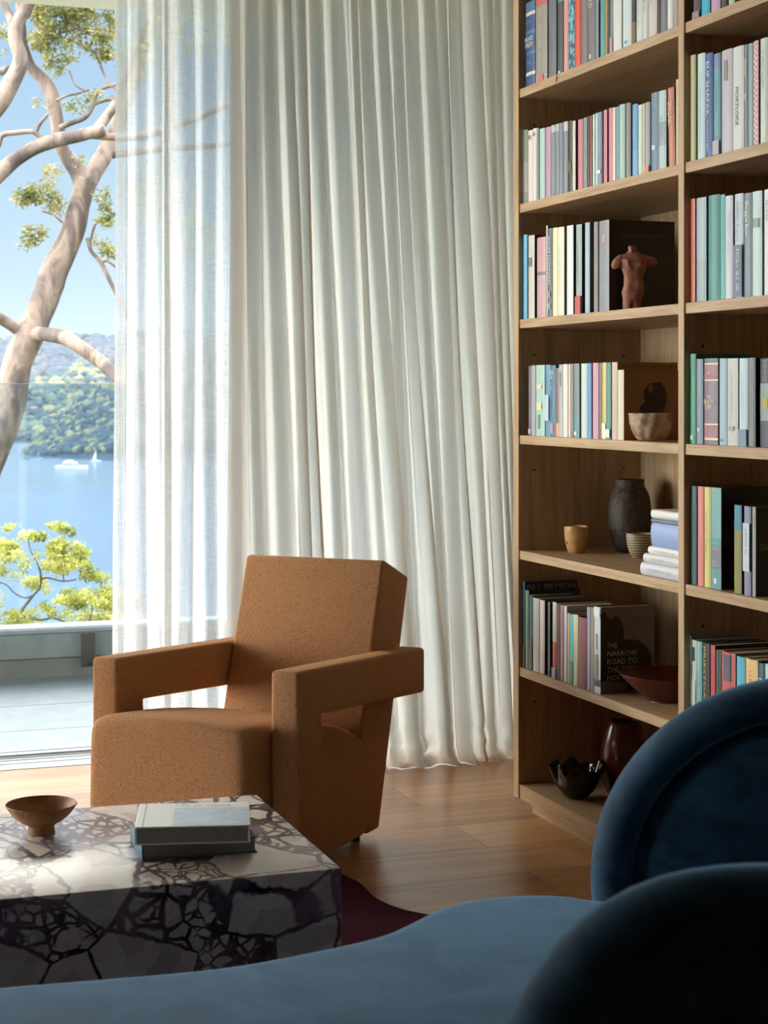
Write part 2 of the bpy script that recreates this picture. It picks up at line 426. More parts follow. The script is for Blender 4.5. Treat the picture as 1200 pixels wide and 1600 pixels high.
# sliding doors: the track in the floor
tr = thing('trim_1', 'pale aluminium sliding door track with a dark slot across the threshold', 'door track', (-0.5, YW, 0)); tr['kind'] = 'structure'
bm = bmesh.new()
L0, L1 = XL+.5, XR+.5
def rail(y0, y1, z0, z1): add_box(bm, (L0, y0, z0), (L1, y1, z1))
rail(0, .33, -.06, -.012)
for y0, y1, z in [(0,.035,.002),(.045,.085,0),(.095,.13,.001),(.145,.155,.002),(.235,.27,.0),(.285,.33,.001)]: rail(y0, y1, -.012, z)
bm_obj('track_rail', bm, plain('track_aluminium', (186,196,204), 0.35), tr)
box('track_slot', (L0, .157, -.011), (L1, .232, -.004), DARK, tr)
# door leaf slid open behind the curtain
dl = thing('door_1', 'glass sliding door slid open behind the sheer curtain', 'sliding door', (on_y(255, 500, 5.70).x, 5.70, 0)); dl['kind'] = 'structure'
bm = bmesh.new()
for lo, hi in [((.0,-.02,.0),(.034,.02,2.66)),((1.13,-.02,0),(1.18,.02,2.66)),((.05,-.02,0),(1.13,.02,.05)),((.05,-.02,2.6),(1.13,.02,2.66))]: add_box(bm, lo, hi)
bm_obj('door_frame', bm, FR, dl)
box('pane', (.05,-.004,.05), (1.13,.004,2.6), GLASS, dl)
box('door_handle', (.006,-.045,1.0), (.026,-.02,1.16), plain('black_metal', (20,22,24), 0.4), dl, 0.004)
S('trim_2', (XL, 5.62, 2.66), (XR, 5.84, CEIL), FR, 'white head track above the sliding doors', 'door track')
# ------------------------------------------------------------------ terrace
DECK = mottled('pale_concrete_deck', (128,143,158), (140,153,165), 9, 0.6, 0.0)
S('floor_terrace', (-9, YO, -.2), (9, 7.37, -.006), DECK, 'pale concrete terrace floor outside the open door', 'terrace floor')
bm = bmesh.new()
for y in (6.22, 6.72, 7.22): add_box(bm, (-9, y-.003, -.02), (9, y+.003, -.0055))
structure(bm_obj('trim_3', bm, plain('deck_joint', (120,126,130), .8)), 'thin dark joints between the terrace slabs', 'joint')
bm = bmesh.new()
for x in (-2.6, -1.1, .4, 1.9, 3.4): add_box(bm, (x-.002, YO, -.02), (x+.002, 7.37, -.0054))
structure(bm_obj('trim_4', bm, plain('deck_joint', (120,126,130), .8)), 'cross joints in the terrace floor', 'joint')
S('roof', (-9, -4, 2.893), (9, 7.6, 3.25), mottled('soffit_paint', (186,188,196), (192,194,202), 12, .8), 'white flat roof overhanging the terrace', 'roof')
PAR = mottled('grey_render', (142,154,154), (154,164,163), 14, 0.8)
pw = thing('parapet_wall', 'low grey rendered terrace wall with a paler coping along its top', 'parapet', (0, 7.37, 0)); pw['kind'] = 'structure'
box('wall_body', (-9, 0, -.6), (9, .17, .072), mottled('grey_render_lower', (134,140,137), (144,148,144), 14, .8), pw)
box('wall_board', (-9, -.008, .076), (9, .17, .178), PAR, pw)
box('coping', (-9, -.012, .18), (9, .2, .197), plain('coping_white', (166,176,186), .6), pw, .003)
bal = thing('glass_balustrade', 'frameless clear glass balustrade standing on the low terrace wall', 'balustrade', (0, 7.42, .2))
for k, x in enumerate([-4.72, -2.88, -1.04, .80, 2.64]):
    p = box('glass_pane', (x, -.006, -.002), (x+1.83, .006, 1.036), GLASS, bal)
    box('pane_edge', (x, -.006, 1.036), (x+1.83, .006, 1.0385), GLASS_EDGE, p)
BR = plain('bronze_metal', (92,90,86), 0.45, 0.3)
p = on_y(137, 1015, 7.36)
if True:
    c = thing('balustrade_clamp', 'dark bronze clamp bracket on the low terrace wall beside the curtain edge', 'bracket', (p.x, 7.362, p.z))
    box('clamp_plate', (-.029, -.022, -.07), (.029, 0, .07), BR, c, .004)
    lathe('screw', [(0,-.004),(.006,-.004),(.006,.0),(0,.0)], plain('dark_screw', (30,30,30), .4), c, 12).rotation_euler = (PI/2, 0, 0)
    c.children[-1].location = (0.006, -.0225, -.058)
# ------------------------------------------------------------------ armchair
o = c2w(-.7256, 4.286)
ch = thing('armchair', 'tan bouclé armchair with square looped arms standing before the curtain', 'armchair', (o.x, o.y, 0), -YAW-math.radians(24.8))
A = [(0,.0),(.145,.0),(.125,.405),(.745,.362),(.745,.485),(0,.525)]
for x0, x1 in ((0,.075),(.504,.579)):
    bm_obj('arm', prism(A, x0, x1, .011, 4), BOUCLE, ch, 40)
# seat block, crowned
def seatmesh():
    top = catmull([(-.125,.345),(-.118,.384),(-.09,.398),(.0,.392),(.15,.376),(.3,.345),(.42,.312),(.5,.282),(.555,.255),(.575,.225)], 4)
    low = [(.572,.16),(.556,.06),(.545,.02),(.50,.012),(-.06,.012),(-.118,.012),(-.128,.03),(-.128,.2)]
    poly = top+low; n = 16; x0, x1 = .077, .502; V = []; Fc = []; m = len(poly)
    xs = [0,.006,.02,.05,.12,.25,.4,.5,.6,.75,.88,.95,.98,.994,1]
    for u in xs:
        x = x0+(x1-x0)*u; d = min(u, 1-u)*(x1-x0)
        inset = 0.02*(1-math.sqrt(max(0, 1-(1-min(d/.02, 1))**2)))
        cr = .017*(1-(2*u-1)**2)
        for (y, z) in poly:
            zc = z+ (cr-inset if z > .22 else (0 if z > .05 else inset*.5))
            yc = y + (inset*.7 if y < -.08 else (-inset*.7 if y > .5 else 0)) - (cr*.25 if y < -.08 else 0)
            V.append((x, yc, zc))
    for i in range(len(xs)-1):
        for k in range(m):
            a = i*m+k; b = i*m+(k+1) % m; Fc.append((a, b, b+m, a+m))
    Fc.append(tuple(range(m))); Fc.append(tuple(range((len(xs)-1)*m, len(xs)*m)))
    bm = bmesh.new(); vs = [bm.verts.new(v) for v in V]
    for f in Fc: bm.faces.new([vs[i] for i in f])
    return bm
bm_obj('seat', seatmesh(), BOUCLE, ch, 60)
B = [(.545,.012),(.618,.012),(.812,.668),(.655,.728),(.640,.724),(.505,.30),(.53,.15)]
bm_obj('backrest', prism(B, .079, .500, .016, 4), BOUCLE, ch, 40)
FT = plain('black_foot', (24,22,20), .5)
ch.location.z = .0112
for x, y, dz in ((.03,.03,0),(.03,.11,0),(.545,.03,0),(.545,.11,0),(.13,.57,-.011),(.45,.57,-.011),(.13,0.0,0),(.45,0.0,0)):
    lathe('foot', [(0,dz),(.014,dz),(.014,.012),(0,.012)], FT, ch, 16, (x, y, 0))
for c in ch.children:
    if c.name.startswith(('arm', 'seat', 'backrest')): c.location.z += .003

# ------------------------------------------------------------------ rug
RUG = mottled('burgundy_rug', (60,24,38), (84,38,52), 240, 0.95, 0.4, spec=0.1)
rp_ = [on_z(x, y, .01) for x, y in ((520,1352),(535,1366),(562,1380),(583,1400),(604,1412),(637,1423),(700,1436),(790,1462))]
rim = [(v.x, v.y) for v in rp_] + [tuple(c2w(X, Z)[:2]) for X, Z in ((.75,3.3),(.9,2.8),(.7,2.0),(.2,1.55),(-.6,1.6),(-1.3,1.9),(-1.6,2.6),(-1.5,3.4),(-1.1,3.95),(-.6,4.15),(-.33,4.3))]
rim = catmull(rim, 5, True)
bm = bmesh.new(); a = [bm.verts.new((x, y, .001)) for x, y in rim]; b = [bm.verts.new((x, y, .011)) for x, y in rim]
bm.faces.new(b); bm.faces.new(list(reversed(a)))
for i in range(len(rim)): bm.faces.new((a[i], a[(i+1) % len(rim)], b[(i+1) % len(rim)], b[i]))
bmesh.ops.triangulate(bm, faces=bm.faces[:])
tag(bm_obj('rug', bm, RUG), 'burgundy wool rug with a curved edge lying under the marble table', 'rug')

# ------------------------------------------------------------------ coffee table
HT = .32
pn = on_z(533.5, 1356.5, HT)
tb = thing('coffee_table', 'low block coffee table of purple-veined white marble', 'coffee table', (pn.x, pn.y, .011), -math.radians(1.16))
bm = bmesh.new(); add_box(bm, (-1.25, 0, HT-.011-.03), (0, .62, HT-.011), .0025, 2)
bm_obj('tabletop', bm, MARBLE, tb, 35)
bm = bmesh.new(); add_box(bm, (-1.25, 0.0, 0), (0, .62, HT-.011-.0302), .0015, 1)
bm_obj('base_block', bm, MARBLE, tb, 35)

# footed timber bowl
WB = oak('turned_brown_wood', 0, (176,124,76), (120,76,42)); WB2 = WB
c = on_z(64.5, 1302, HT)
bz = HT
def px2m(px, Z): return px*Z/F
bw = thing('bowl', 'brown turned wooden bowl on a small foot at the left of the marble table', 'bowl', (c.x, c.y, HT))
S_ = 3.33/F
prof = [(0,.0),(.021*1,.0)]
R = 57*S_; fr = 22*S_; Hh = 47*S_
outer = catmull([(fr,0),(fr*.98,.006),(fr*.93,.014),(fr*1.02,.018),(R*.62,.027),(R*.82,.040),(R*.94,.051),(R*1.0,.0575)], 4)
inner = catmull([(R*.985,.0595),(R*.93,.054),(R*.78,.042),(R*.55,.030),(R*.3,.024),(0.0005,.022)], 4)
lathe('bowl_body', [(0.0005,0)]+outer+inner, WB, bw, 64)

# two art books
def flat_book(name, label, cx, cy, z0, w, d, h, rot, cover, pages, back_left=True, extras=None, group=None):
    r = thing(name, label, 'book', (cx, cy, z0), rot, group)
    c = .003
    poly = [(-d/2,0),]
    bm = bmesh.new()
    add_box(bm, (-w/2, -d/2, 0), (w/2, d/2, c), .0008, 1)
    add_box(bm, (-w/2, -d/2, h-c), (w/2, d/2, h), .0008, 1)
    add_box(bm, (-w/2-.001, -d/2, 0.001), (-w/2+.004, d/2, h-.001), .0012, 2)
    bm_obj('cover', bm, cover, r, 35)
    box('pages', (-w/2+.004, -d/2+.004, c), (w/2-.004, d/2-.004, h-c), pages, r)
    box('hinge_groove', (-w/2+.012, -d/2+.0005, h-.0004), (-w/2+.0145, d/2-.0005, h+.0002), plain('groove_shade', (170,176,176), .6), r)
    return r
PAGE = mottled('paper_block', (214,204,178), (226,218,196), 300, .9, stretch=(1,1,1))
PAGED = mottled('paper_block_grey', (150,146,136), (166,162,150), 300, .9)
# pixel corners of the covers
def quad_on(z, pts): return [on_z(x, y, z) for x, y in pts]
hB, hT = .031, .034
q = quad_on(HT+hB, [(222,1320),(402,1307),(192,1262)])     # lower book: near-left, near-right, far-left
ex = (q[1]-q[0]); ey = (q[2]-q[0]); rotb = math.atan2(ex.y, ex.x)
print('lower book w', ex.length, 'd', ey.length, 'rot', math.degrees(rotb))
wB = ex.length; dB = .155; ux = Vector((math.cos(rotb), math.sin(rotb), 0)); uy = Vector((-ux.y, ux.x, 0))
cB = q[0]+ux*wB/2+uy*dB/2
flat_book('book', 'blue-grey hardback art book lying lower of two on the marble table', cB.x, cB.y, HT+.0002, wB, dB, hB, rotb, mottled('blue_cloth', (92,124,150), (112,142,166), 500, .7), PAGED, group='art books on the marble table')
q = quad_on(HT+hB+hT, [(211,1293),(391,1289),(218,1235)])
ex = (q[1]-q[0]); ey = (q[2]-q[0]); rott = math.atan2(ex.y, ex.x)
print('upper book w', ex.length, 'd', ey.length, 'rot', math.degrees(rott))
wT = ex.length; dT = .185; ux = Vector((math.cos(rott), math.sin(rott), 0)); uy = Vector((-ux.y, ux.x, 0))
cT = q[0]+ux*wT/2+uy*dT/2
tbk = flat_book('book', 'pale cream hardback art book with a seascape picture lying on top', cT.x, cT.y, HT+hB+.0004, wT, dT, hT, rott, plain('cream_board', (222,226,224), .45), PAGED, group='art books on the marble table')
sea = mottled('seascape_print', (128,156,184), (176,196,212), 26, .35, stretch=(1,3,1), lo=.3, hi=.7)
box('cover_picture', (-wT/2+wT*.32, -dT/2+.010, hT), (wT/2-.003, dT/2-.042, hT+.0004), sea, tbk)
blob = [(math.cos(a)*.028*(1+.25*math.sin(3*a)), math.sin(a)*.016) for a in [k*PI/10 for k in range(20)]]
py_obj('picture_wave', [(wT*.06+x, -.012+y, hT+.0006) for x, y in blob], [tuple(range(20))], plain('wave_blue', (140,184,216), .35), tbk)
INK = plain('grey_ink', (110,112,116), .6)
place_flat('cover_title', glyph_geo(.024, .007, random.Random(2), 5), (-wT/2+wT*.32+.014, dT/2-.012, hT+.0006), (1,0,0), (0,1,0), INK, tbk)
place_flat('cover_title', glyph_geo(.095, .008, random.Random(5), 12), (-wT/2+wT*.32+.062, dT/2-.028, hT+.0006), (1,0,0), (0,1,0), INK, tbk)

# ------------------------------------------------------------------ sofa
so = thing('sofa', 'curved blue velvet sofa with two rounded backrests in the foreground', 'sofa', (c2w(.2, 2.1).x, c2w(.2, 2.1).y, 0))
SO = so.location.copy()
def loc(v): return Vector(v)-SO
far = [on_z(x, y, .40) for x, y in ((0,1526),(160,1513),(327,1498),(443,1479),(560,1454),(612,1434),(667,1409),(733,1393),(812,1386.5),(890,1388),(971,1396))]
out = [(v.x, v.y) for v in far] + [tuple(c2w(X, Z)[:2]) for X, Z in ((.62,2.76),(.95,2.78),(1.15,2.55),(1.2,2.1),(1.12,1.65),(.8,1.44),(.4,1.40),(0,1.46),(-.5,1.6),(-1.0,1.75),(-1.2,2.0),(-.95,2.22))]
out = catmull(out, 5, True)
def inset(P, d):
    n = len(P); R_ = []
    for i in range(n):
        a, b = P[(i-1) % n], P[(i+1) % n]; tx, ty = b[0]-a[0], b[1]-a[1]; l = math.hypot(tx, ty) or 1
        R_.append((P[i][0]+d*ty/l, P[i][1]-d*tx/l))
    return R_
area = sum(out[i][0]*out[(i+1) % len(out)][1]-out[(i+1) % len(out)][0]*out[i][1] for i in range(len(out)))
sg = -1 if area > 0 else 1      # positive d moves inward
def blob_mesh(rings):
    bm = bmesh.new(); prev = None
    for d, z in rings:
        P = inset(out, sg*d); cur = [bm.verts.new((x-SO.x, y-SO.y, z)) for x, y in P]
        if prev:
            for i in range(len(cur)): bm.faces.new((prev[i], prev[(i+1) % len(cur)], cur[(i+1) % len(cur)], cur[i]))
        else: bm.faces.new(cur)
        prev = cur
    bm.faces.new(prev); bmesh.ops.triangulate(bm, faces=[f for f in bm.faces if len(f.verts) > 4]); return bm
rr = .055
rings = [(.012,.10),(.0,.115)]+[(0,.18),(0,.26)]+[(rr*(1-math.cos(a)), .40-rr+rr*math.sin(a)) for a in [k*PI/16 for k in range(0, 9)]]
bm_obj('seat', blob_mesh(rings), VELVET, so, 80)
rings = [(.08,.011),(.07,.011),(.07,.101)]
bm_obj('plinth', blob_mesh(rings), plain('dark_base', (24,26,30), .7), so, 40)
def backrest(name, X, Z, yaw, a, zb, b, thick, n, rollw=.068, mats=VELVET):
    """rounded backrest; local x right, y away from the front face (rear), z up"""
    root = box(name, (-.05,.02,zb+.05-.1), (.05,.06,zb+.06), mats, so)
    me_old = root.data
    prof = []   # (inset d, depth y) from the rear centre round the edge to the front crease
    prof += [(b*.98, thick*.92),(b*.6, thick*.95),(.12, thick*.93),(.06, thick*.84)]
    for k in range(9):
        t = PI/2*k/8; prof.append((.045*(1-math.sin(t)), thick*.45+(thick*.33)*math.cos(t)))
    rw = rollw
    for k in range(1, 12):
        t = PI*k/11; prof.append((rw*(1-math.cos(t))/2, thick*.45-(.045)*math.sin(t)- (.01)*k/11))
    segA = 56
    def outl(th):
        c, s = math.cos(th), math.sin(th)
        r = (abs(c/a)**n+abs(s/b)**n)**(-1/n); return r*c, r*s, r
    def build(prof):
        V = []; Fc = []
        for i in range(segA+1):
            th = PI*(-.12+1.24*i/segA); x, z, r = outl(th)
            for d, y in prof:
                k = max(0.0, 1-d/r); V.append((x*k, y, zb+z*k))
        m = len(prof)
        for i in range(segA):
            for j in range(m-1):
                q0 = i*m+j; Fc.append((q0, q0+1, q0+m+1, q0+m))
        bm = bmesh.new(); vs = [bm.verts.new(v) for v in V]
        for f in Fc: bm.faces.new([vs[i] for i in f])
        bmesh.ops.remove_doubles(bm, verts=bm.verts[:], dist=1e-4)
        return bm
    bm = build(prof); bmesh.ops.recalc_face_normals(bm, faces=bm.faces[:])
    me = bpy.data.meshes.new(name); bm.to_mesh(me); bm.free(); me.polygons.foreach_set('use_smooth', [True]*len(me.polygons)); me.materials.append(mats)
    root.data = me
    y0 = thick*.45-.01
    p2 = [(rw-.004, y0+.03),(rw-.002, y0),(rw+.004, y0-.016),(rw+.016, y0-.030),(rw+.04, y0-.042),(rw+.09, y0-.052),(rw+.16, y0-.057),(b*.98, y0-.058)]
    bmc = build(p2)
    bm_obj('back_cushion', bmc, mats, root, 180)
    p = c2w(X, Z); root.location = loc((p.x, p.y, 0)); root.rotation_euler = (0, 0, -YAW+yaw)
    return root
backrest('backrest', .690, 2.745, math.radians(-4), .357, .40, .333, .13, 2.0)
backrest('backrest', .345, 1.545, math.radians(180), .271, .40, .383, .13, 2.7)
# ------------------------------------------------------------------ bookcase
XF = 2.029
YA = on_x(812, 900, XF).y                  # inner face of the left side panel
YD0 = on_x(1062, 900, XF).y; YD1 = on_x(1071, 900, XF).y
YE = YD1-.905
SH = [2.3835, 2.0565, 1.7303, 1.4027, 1.0743, .7473, .4157, .0829]
DEP = .385; ST = .025
bc = thing('bookcase', 'tall oak bookcase with open shelves along the right side of the room', 'bookcase', (XF, YD0, 0))
def bcbox(name, lo, hi, mat, bev=.0008): return box(name, (lo[0]-XF, lo[1]-YD0, lo[2]), (hi[0]-XF, hi[1]-YD0, hi[2]), mat, bc, bev, 1)
YL = on_x(803, 900, XF).y
bcbox('side_panel', (XF-.004, YA, .043), (XF+DEP+.015, YA+(YL-YA)*.47, 2.70), OAK_Z)
bcbox('end_panel', (XF-.002, YA+(YL-YA)*.53, .041), (XF+DEP+.015, YL, 2.70), OAK_Z)
bcbox('divider', (XF-.004, YD1, .083), (XF+DEP, YD0, 2.70), OAK_Z)
bcbox('side_panel', (XF-.004, YE-.03, .043), (XF+DEP+.015, YE, 2.70), OAK_Z)
bcbox('back_panel', (XF+DEP, YE, .043), (XF+DEP+.015, YA, 2.70), OAK_Z)
bcbox('plinth', (XF+.035, YE, 0), (XF+.055, YA-.012, .043), OAK_Y)
bcbox('plinth', (XF+.055, YA-.035, 0), (XF+DEP, YA-.012, .043), OAK_Y)
bcbox('bottom_panel', (XF, YE, .043), (XF+DEP, YA, SH[7]), OAK_Y)
for z in SH[:7]:
    for a, b in ((YD0, YA), (YE, YD1)): bcbox('shelf', (XF, a+.0006, z-ST), (XF+DEP, b-.0006, z), OAK_Y)
PIN = plain('pin_hole', (30,20,14), .8)
for i, z in enumerate(SH[:7]):
    for yy in (YA, YD1):
        for xx in (XF+.045, XF+.33):
            zz = z-ST-.075
            bm = bmesh.new(); bmesh.ops.create_cone(bm, cap_ends=True, segments=12, radius1=.003, radius2=.003, depth=.002)
            p = bm_obj('pin_hole', bm, PIN, bc); p.rotation_euler = (PI/2, 0, 0); p.location = (xx-XF, yy-.0006-YD0, zz)

# ------------------------------------------------------------------ books
SHELFN = ['', 'top', 'second', 'third', 'fourth', 'fifth', 'sixth', 'bottom']
PAPER = mottled('page_edges', (222,208,178), (236,226,202), 250, .9)
PAPER2 = mottled('page_edges_tan', (186,166,130), (204,184,148), 250, .9)
BOOKS = []      # (label parts) for the uniqueness pass
brnd = random.Random(11)
def shade(c, k): return tuple(int(max(0, min(255, v*k))) for v in c)
def book_mesh(t, d, h, bands, cth, curve):
    """U-shaped cover, spine towards -x. bands: list of z fractions where the spine changes colour. returns verts, faces, material ids
    (0 boards, 1.. spine bands)"""
    zs = [0.0]+[b*h for b in bands]+[h]
    out_p = [(d, t/2)]; sp = []
    ns = 6
    for k in range(ns+1):
        u = -1+2*k/ns; sp.append((-curve*(1-u*u)+.0006*abs(u)**6, -u*t/2))
    out_p += sp+[(d, -t/2)]
    inn = [(d, t/2-cth)]+[(max(cth, x+cth), max(-t/2+cth, min(t/2-cth, y))) for x, y in sp]+[(d, -t/2+cth)]
    m = len(out_p); V = []; Fc = []; M = []
    for z in zs:
        V += [(x, y, z) for x, y in out_p]
    bi = len(V)
    for z in (0, h): V += [(x, y, z) for x, y in inn]
    for j in range(len(zs)-1):
        for k in range(m-1):
            a = j*m+k; Fc.append((a, a+1, a+m+1, a+m)); M.append(0 if k in (0, m-2) else 1+j)
    for k in range(m-1):
        Fc.append((bi+k, bi+m+k, bi+m+k+1, bi+k+1)); M.append(0)
        Fc.append((k, bi+k, bi+k+1, k+1)); M.append(0)
        tt = (len(zs)-1)*m
        Fc.append((tt+k, tt+k+1, bi+m+k+1, bi+m+k)); M.append(0)
    tt = (len(zs)-1)*m
    Fc.append((0, tt, bi+m, bi)); M.append(0)
    Fc.append((m-1, bi+m-1, bi+2*m-1, tt+m-1)); M.append(0)
    return V, Fc, M
def cover_mat(c, rough=.42): return plain('book_cloth', c, rough)
def book(row, bay, x0, x1, top, col, desc, h=None, d=.130, rec=.010, side=None, bands=None, bcols=None, txt=None, marks=None,
         tilt=0.0, hard=None, extra=None, pages=None, curve=None, mat=None):
    z0 = SH[row]+.0003; xf = XF+rec
    pa = on_x(x0, 900, xf); pb = on_x(x1, 900, xf); ya, yb = pa.y, pb.y
    hi, lo = (YA, YD0) if bay == 'left' else (YD1, YE)
    ya = min(ya, hi-.0015); yb = max(yb, lo+.0015)
    t = max(.0035, ya-yb-.0004); yc = (ya+yb)/2
    if h is None: h = on_x(x0+.5*(x1-x0), top, xf).z-z0
    hard = (t > .022) if hard is None else hard
    cth = .0022 if hard else .0008
    cth = min(cth, t*.22)
    r = thing('book', desc, 'book', (xf, yc, z0), 0, 'books on the %s shelf of the %s bay' % (SHELFN[row], bay))
    if tilt: r.rotation_euler = (tilt, 0, 0); r.location.z += abs(math.sin(tilt))*t/2
    bands = bands or []
    V, Fc, M = book_mesh(t, d, h, bands, cth, (.0035 if hard else .0012) if curve is None else curve)
    mats = [cover_mat(side or shade(col, .82))]+[(mat if (mat and i == 0) else cover_mat(c)) for i, c in enumerate([col]+(bcols or []))]
    while len(mats) < 2+len(bands): mats.append(mats[-1])
    o = py_obj('cover', V, Fc, mats, r, False, M)
    ov = .003 if hard else .0005
    pg = pages or (PAPER if brnd.random() < .6 else PAPER2)
    box('pages', (cth+.002, -t/2+cth, ov), (d-ov, t/2-cth, h-ov), pg, r)
    sx = -(.0045 if hard else .0022) if curve is None else -curve-.0008
    if txt:
        for (s, zc, ln, wd, c, mode) in txt:      # text, centre height fraction, length, width as share of thickness
            if not s: c = tuple(int(.45*a_+.55*b_) for a_, b_ in zip(c, col)); wd = wd*(.62 if mode == 'v' else 1)
            m = plain('spine_ink', c, .5)
            if mode == 'v': geo = (text_geo(s, ln*h, wd*t) if s else glyph_geo(ln*h, wd*t, brnd)); ax, ay = (0,0,-1), (0,-1,0)
            else: geo = (text_geo(s, wd*t, ln*h) if s else glyph_geo(wd*t, ln*h, brnd)); ax, ay = (0,-1,0), (0,0,1)
            place_flat('spine_title', geo, (sx, 0, zc*h), ax, ay, m, r)
    for (zc, hh, ww, c) in (marks or []):
        py_obj('spine_mark', [(sx+.0004, ww*t/2, (zc-hh/2)*h), (sx+.0004, -ww*t/2, (zc-hh/2)*h), (sx+.0004, -ww*t/2, (zc+hh/2)*h), (sx+.0004, ww*t/2, (zc+hh/2)*h)], [(0,1,2,3)], plain('spine_patch', c, .5), r)
    if extra: extra(r, t, d, h)
    BOOKS.append((r, desc, row, bay, x0)); return r
def cover_quad(r, t, pts, c, name='cover_art', e=.0004):
    py_obj(name, [(x, -t/2-e, z) for x, z in pts], [tuple(range(len(pts)))], plain('cover_print', c, .5), r)
def cover_text(r, t, s, x, z, w, h, c, e=.0007):
    place_flat('cover_title', text_geo(s, w, h), (x, -t/2-e, z), (1,0,0), (0,0,1), plain('cover_ink', c, .5), r)
W_ = (228,228,222); K_ = (28,28,30); GOLD = (206,170,96)
def V_(c, zc=.55, ln=.6, wd=.42): return [('', zc, ln, wd, c, 'v')]
L = 'left'; Rr = 'right'
FLOR = mottled('floral_spine', (112,112,104), (196,190,172), 130, .5, lo=.42, hi=.6)
TEALP = mottled('teal_pattern_spine', (24,74,102), (112,186,204), 70, .5, lo=.47, hi=.53, stretch=(1,1,.6))
GING = None
def gingham():
    t = NT('gingham_cloth'); co = t.coords((160,160,160)); ck = t.add('ShaderNodeTexChecker', Scale=1.0); t.link(co, ck.inputs['Vector'])
    ck.inputs['Color1'].default_value = lin((196,132,138)); ck.inputs['Color2'].default_value = lin((228,214,212)); t.link(ck.outputs['Color'], t.b.inputs['Base Color']); return t.m
# --- top shelf, left bay
T = 1
book(T,L,821.5,836,3,(44,76,126),'navy blue book',d=.15,bands=[.13,.17,.38,.41,.62,.66,.84,.88],bcols=[(214,206,186),(44,76,126),(70,120,160),(44,76,126),(70,120,160),(44,76,126),(206,196,170),(60,110,150)],
     txt=[('MONTE',.56,.055,.84,W_,'h'),('CRISTO',.49,.055,.84,W_,'h'),('',.76,.04,.7,(200,190,170),'h'),('',.28,.05,.5,W_,'h'),('',.06,.04,.6,(200,110,110),'h')])
book(T,L,837,855,0,(150,148,138),'grey floral book with cream lettering',h=.236,d=.15,mat=FLOR,side=(110,104,96),bands=[.09,.90],bcols=[(150,148,138),(196,96,96)],txt=[('',.5,.7,.34,(232,228,214),'v')],marks=[(.04,.08,.5,(206,120,116))])
book(T,L,857,869,0,(104,110,116),'slate grey plain book',h=.222)
def ribbon(r, t, d, h):
    V = []; Fc = []; tube_into(V, Fc, [(-.002,-.001,.004),(-.006,-.001,.0),(-.0125,-.001,-.008),(-.0130,0,-.022)], .0007, 6); py_obj('ribbon_marker', V, Fc, plain('ribbon', (60,44,36), .7), r)
    V = []; Fc = []; tube_into(V, Fc, [(-.002,-.003,.004),(-.006,-.0035,.0),(-.0125,-.004,-.008),(-.0130,-.0045,-.020)], .0007, 6); py_obj('ribbon_marker', V, Fc, plain('ribbon', (60,44,36), .7), r)
book(T,L,871,880,0,(62,66,70),'black book with dangling ribbon marker',h=.222,side=K_,bands=[.88],bcols=[(60,150,150)],extra=ribbon,marks=[(.02,.04,.3,W_)])
book(T,L,881,888,0,(218,156,140),'salmon pink book',h=.225)
book(T,L,888,897.5,0,(60,120,140),'teal patterned book',h=.225,mat=TEALP)
book(T,L,898,907,0,(222,74,40),'bright orange-red book',h=.225)
book(T,L,907.5,918,0,(122,112,114),'mauve grey book',h=.222)
book(T,L,918.5,930,0,(112,114,118),'grey book with cream lettering',h=.226,txt=[('A WILD',.74,.24,.5,(214,208,186),'v'),('',.38,.26,.3,(206,200,170),'v')],marks=[(.06,.05,.2,W_)])
book(T,L,930.5,935,0,(128,146,150),'slim grey-green book',h=.22)
book(T,L,938,946,0,(84,158,160),'teal book with peach edges',h=.222,side=(226,150,116),d=.13)
book(T,L,946.3,949.3,0,(196,140,62),'slim ochre book',h=.22)
book(T,L,949.5,953.3,0,(28,50,42),'slim dark green book',h=.22)
book(T,L,953.5,957.8,0,(124,138,148),'slim blue-grey book with pink foot',h=.222,bands=[.2],bcols=[(124,138,148)],marks=[(.1,.18,.9,(206,146,156))])
book(T,L,958,971.3,0,(214,216,212),'thick off-white book',h=.225)
book(T,L,973,986.5,0,(202,216,218),'thick pale grey-blue book',h=.226,marks=[(.06,.03,.3,(120,160,190))])
book(T,L,987,994,0,(120,92,52),'brown and black book',h=.222,side=K_,bands=[.25,.5],bcols=[(40,36,30),(150,110,56)])
book(T,L,994.5,1004.5,0,(206,216,216),'pale book with tiny dark lettering',h=.227,txt=V_((70,80,90),.5,.7,.3))
book(T,L,1005,1012.5,0,(214,214,208),'cream book with bold black lettering',h=.23,txt=V_(K_,.46,.34,.55))
book(T,L,1013,1026.5,0,(204,192,190),'pinkish grey book with black lettering',h=.23,bands=[.66],bcols=[(214,170,140)],txt=V_(K_,.5,.28,.3))
book(T,L,1027,1031.5,0,(52,28,32),'slim dark maroon book',h=.226)
book(T,L,1032,1042.5,0,(112,114,124),'grey book with yellow lettering',h=.228,txt=V_((204,194,110),.7,.4,.4))
book(T,L,1043,1051.5,0,(222,224,220),'white book with black capitals',h=.23,txt=[('PASSAGE',.62,.42,.5,(70,70,72),'v')])
book(T,L,1052,1060.5,0,(168,154,146),'taupe book',h=.226)
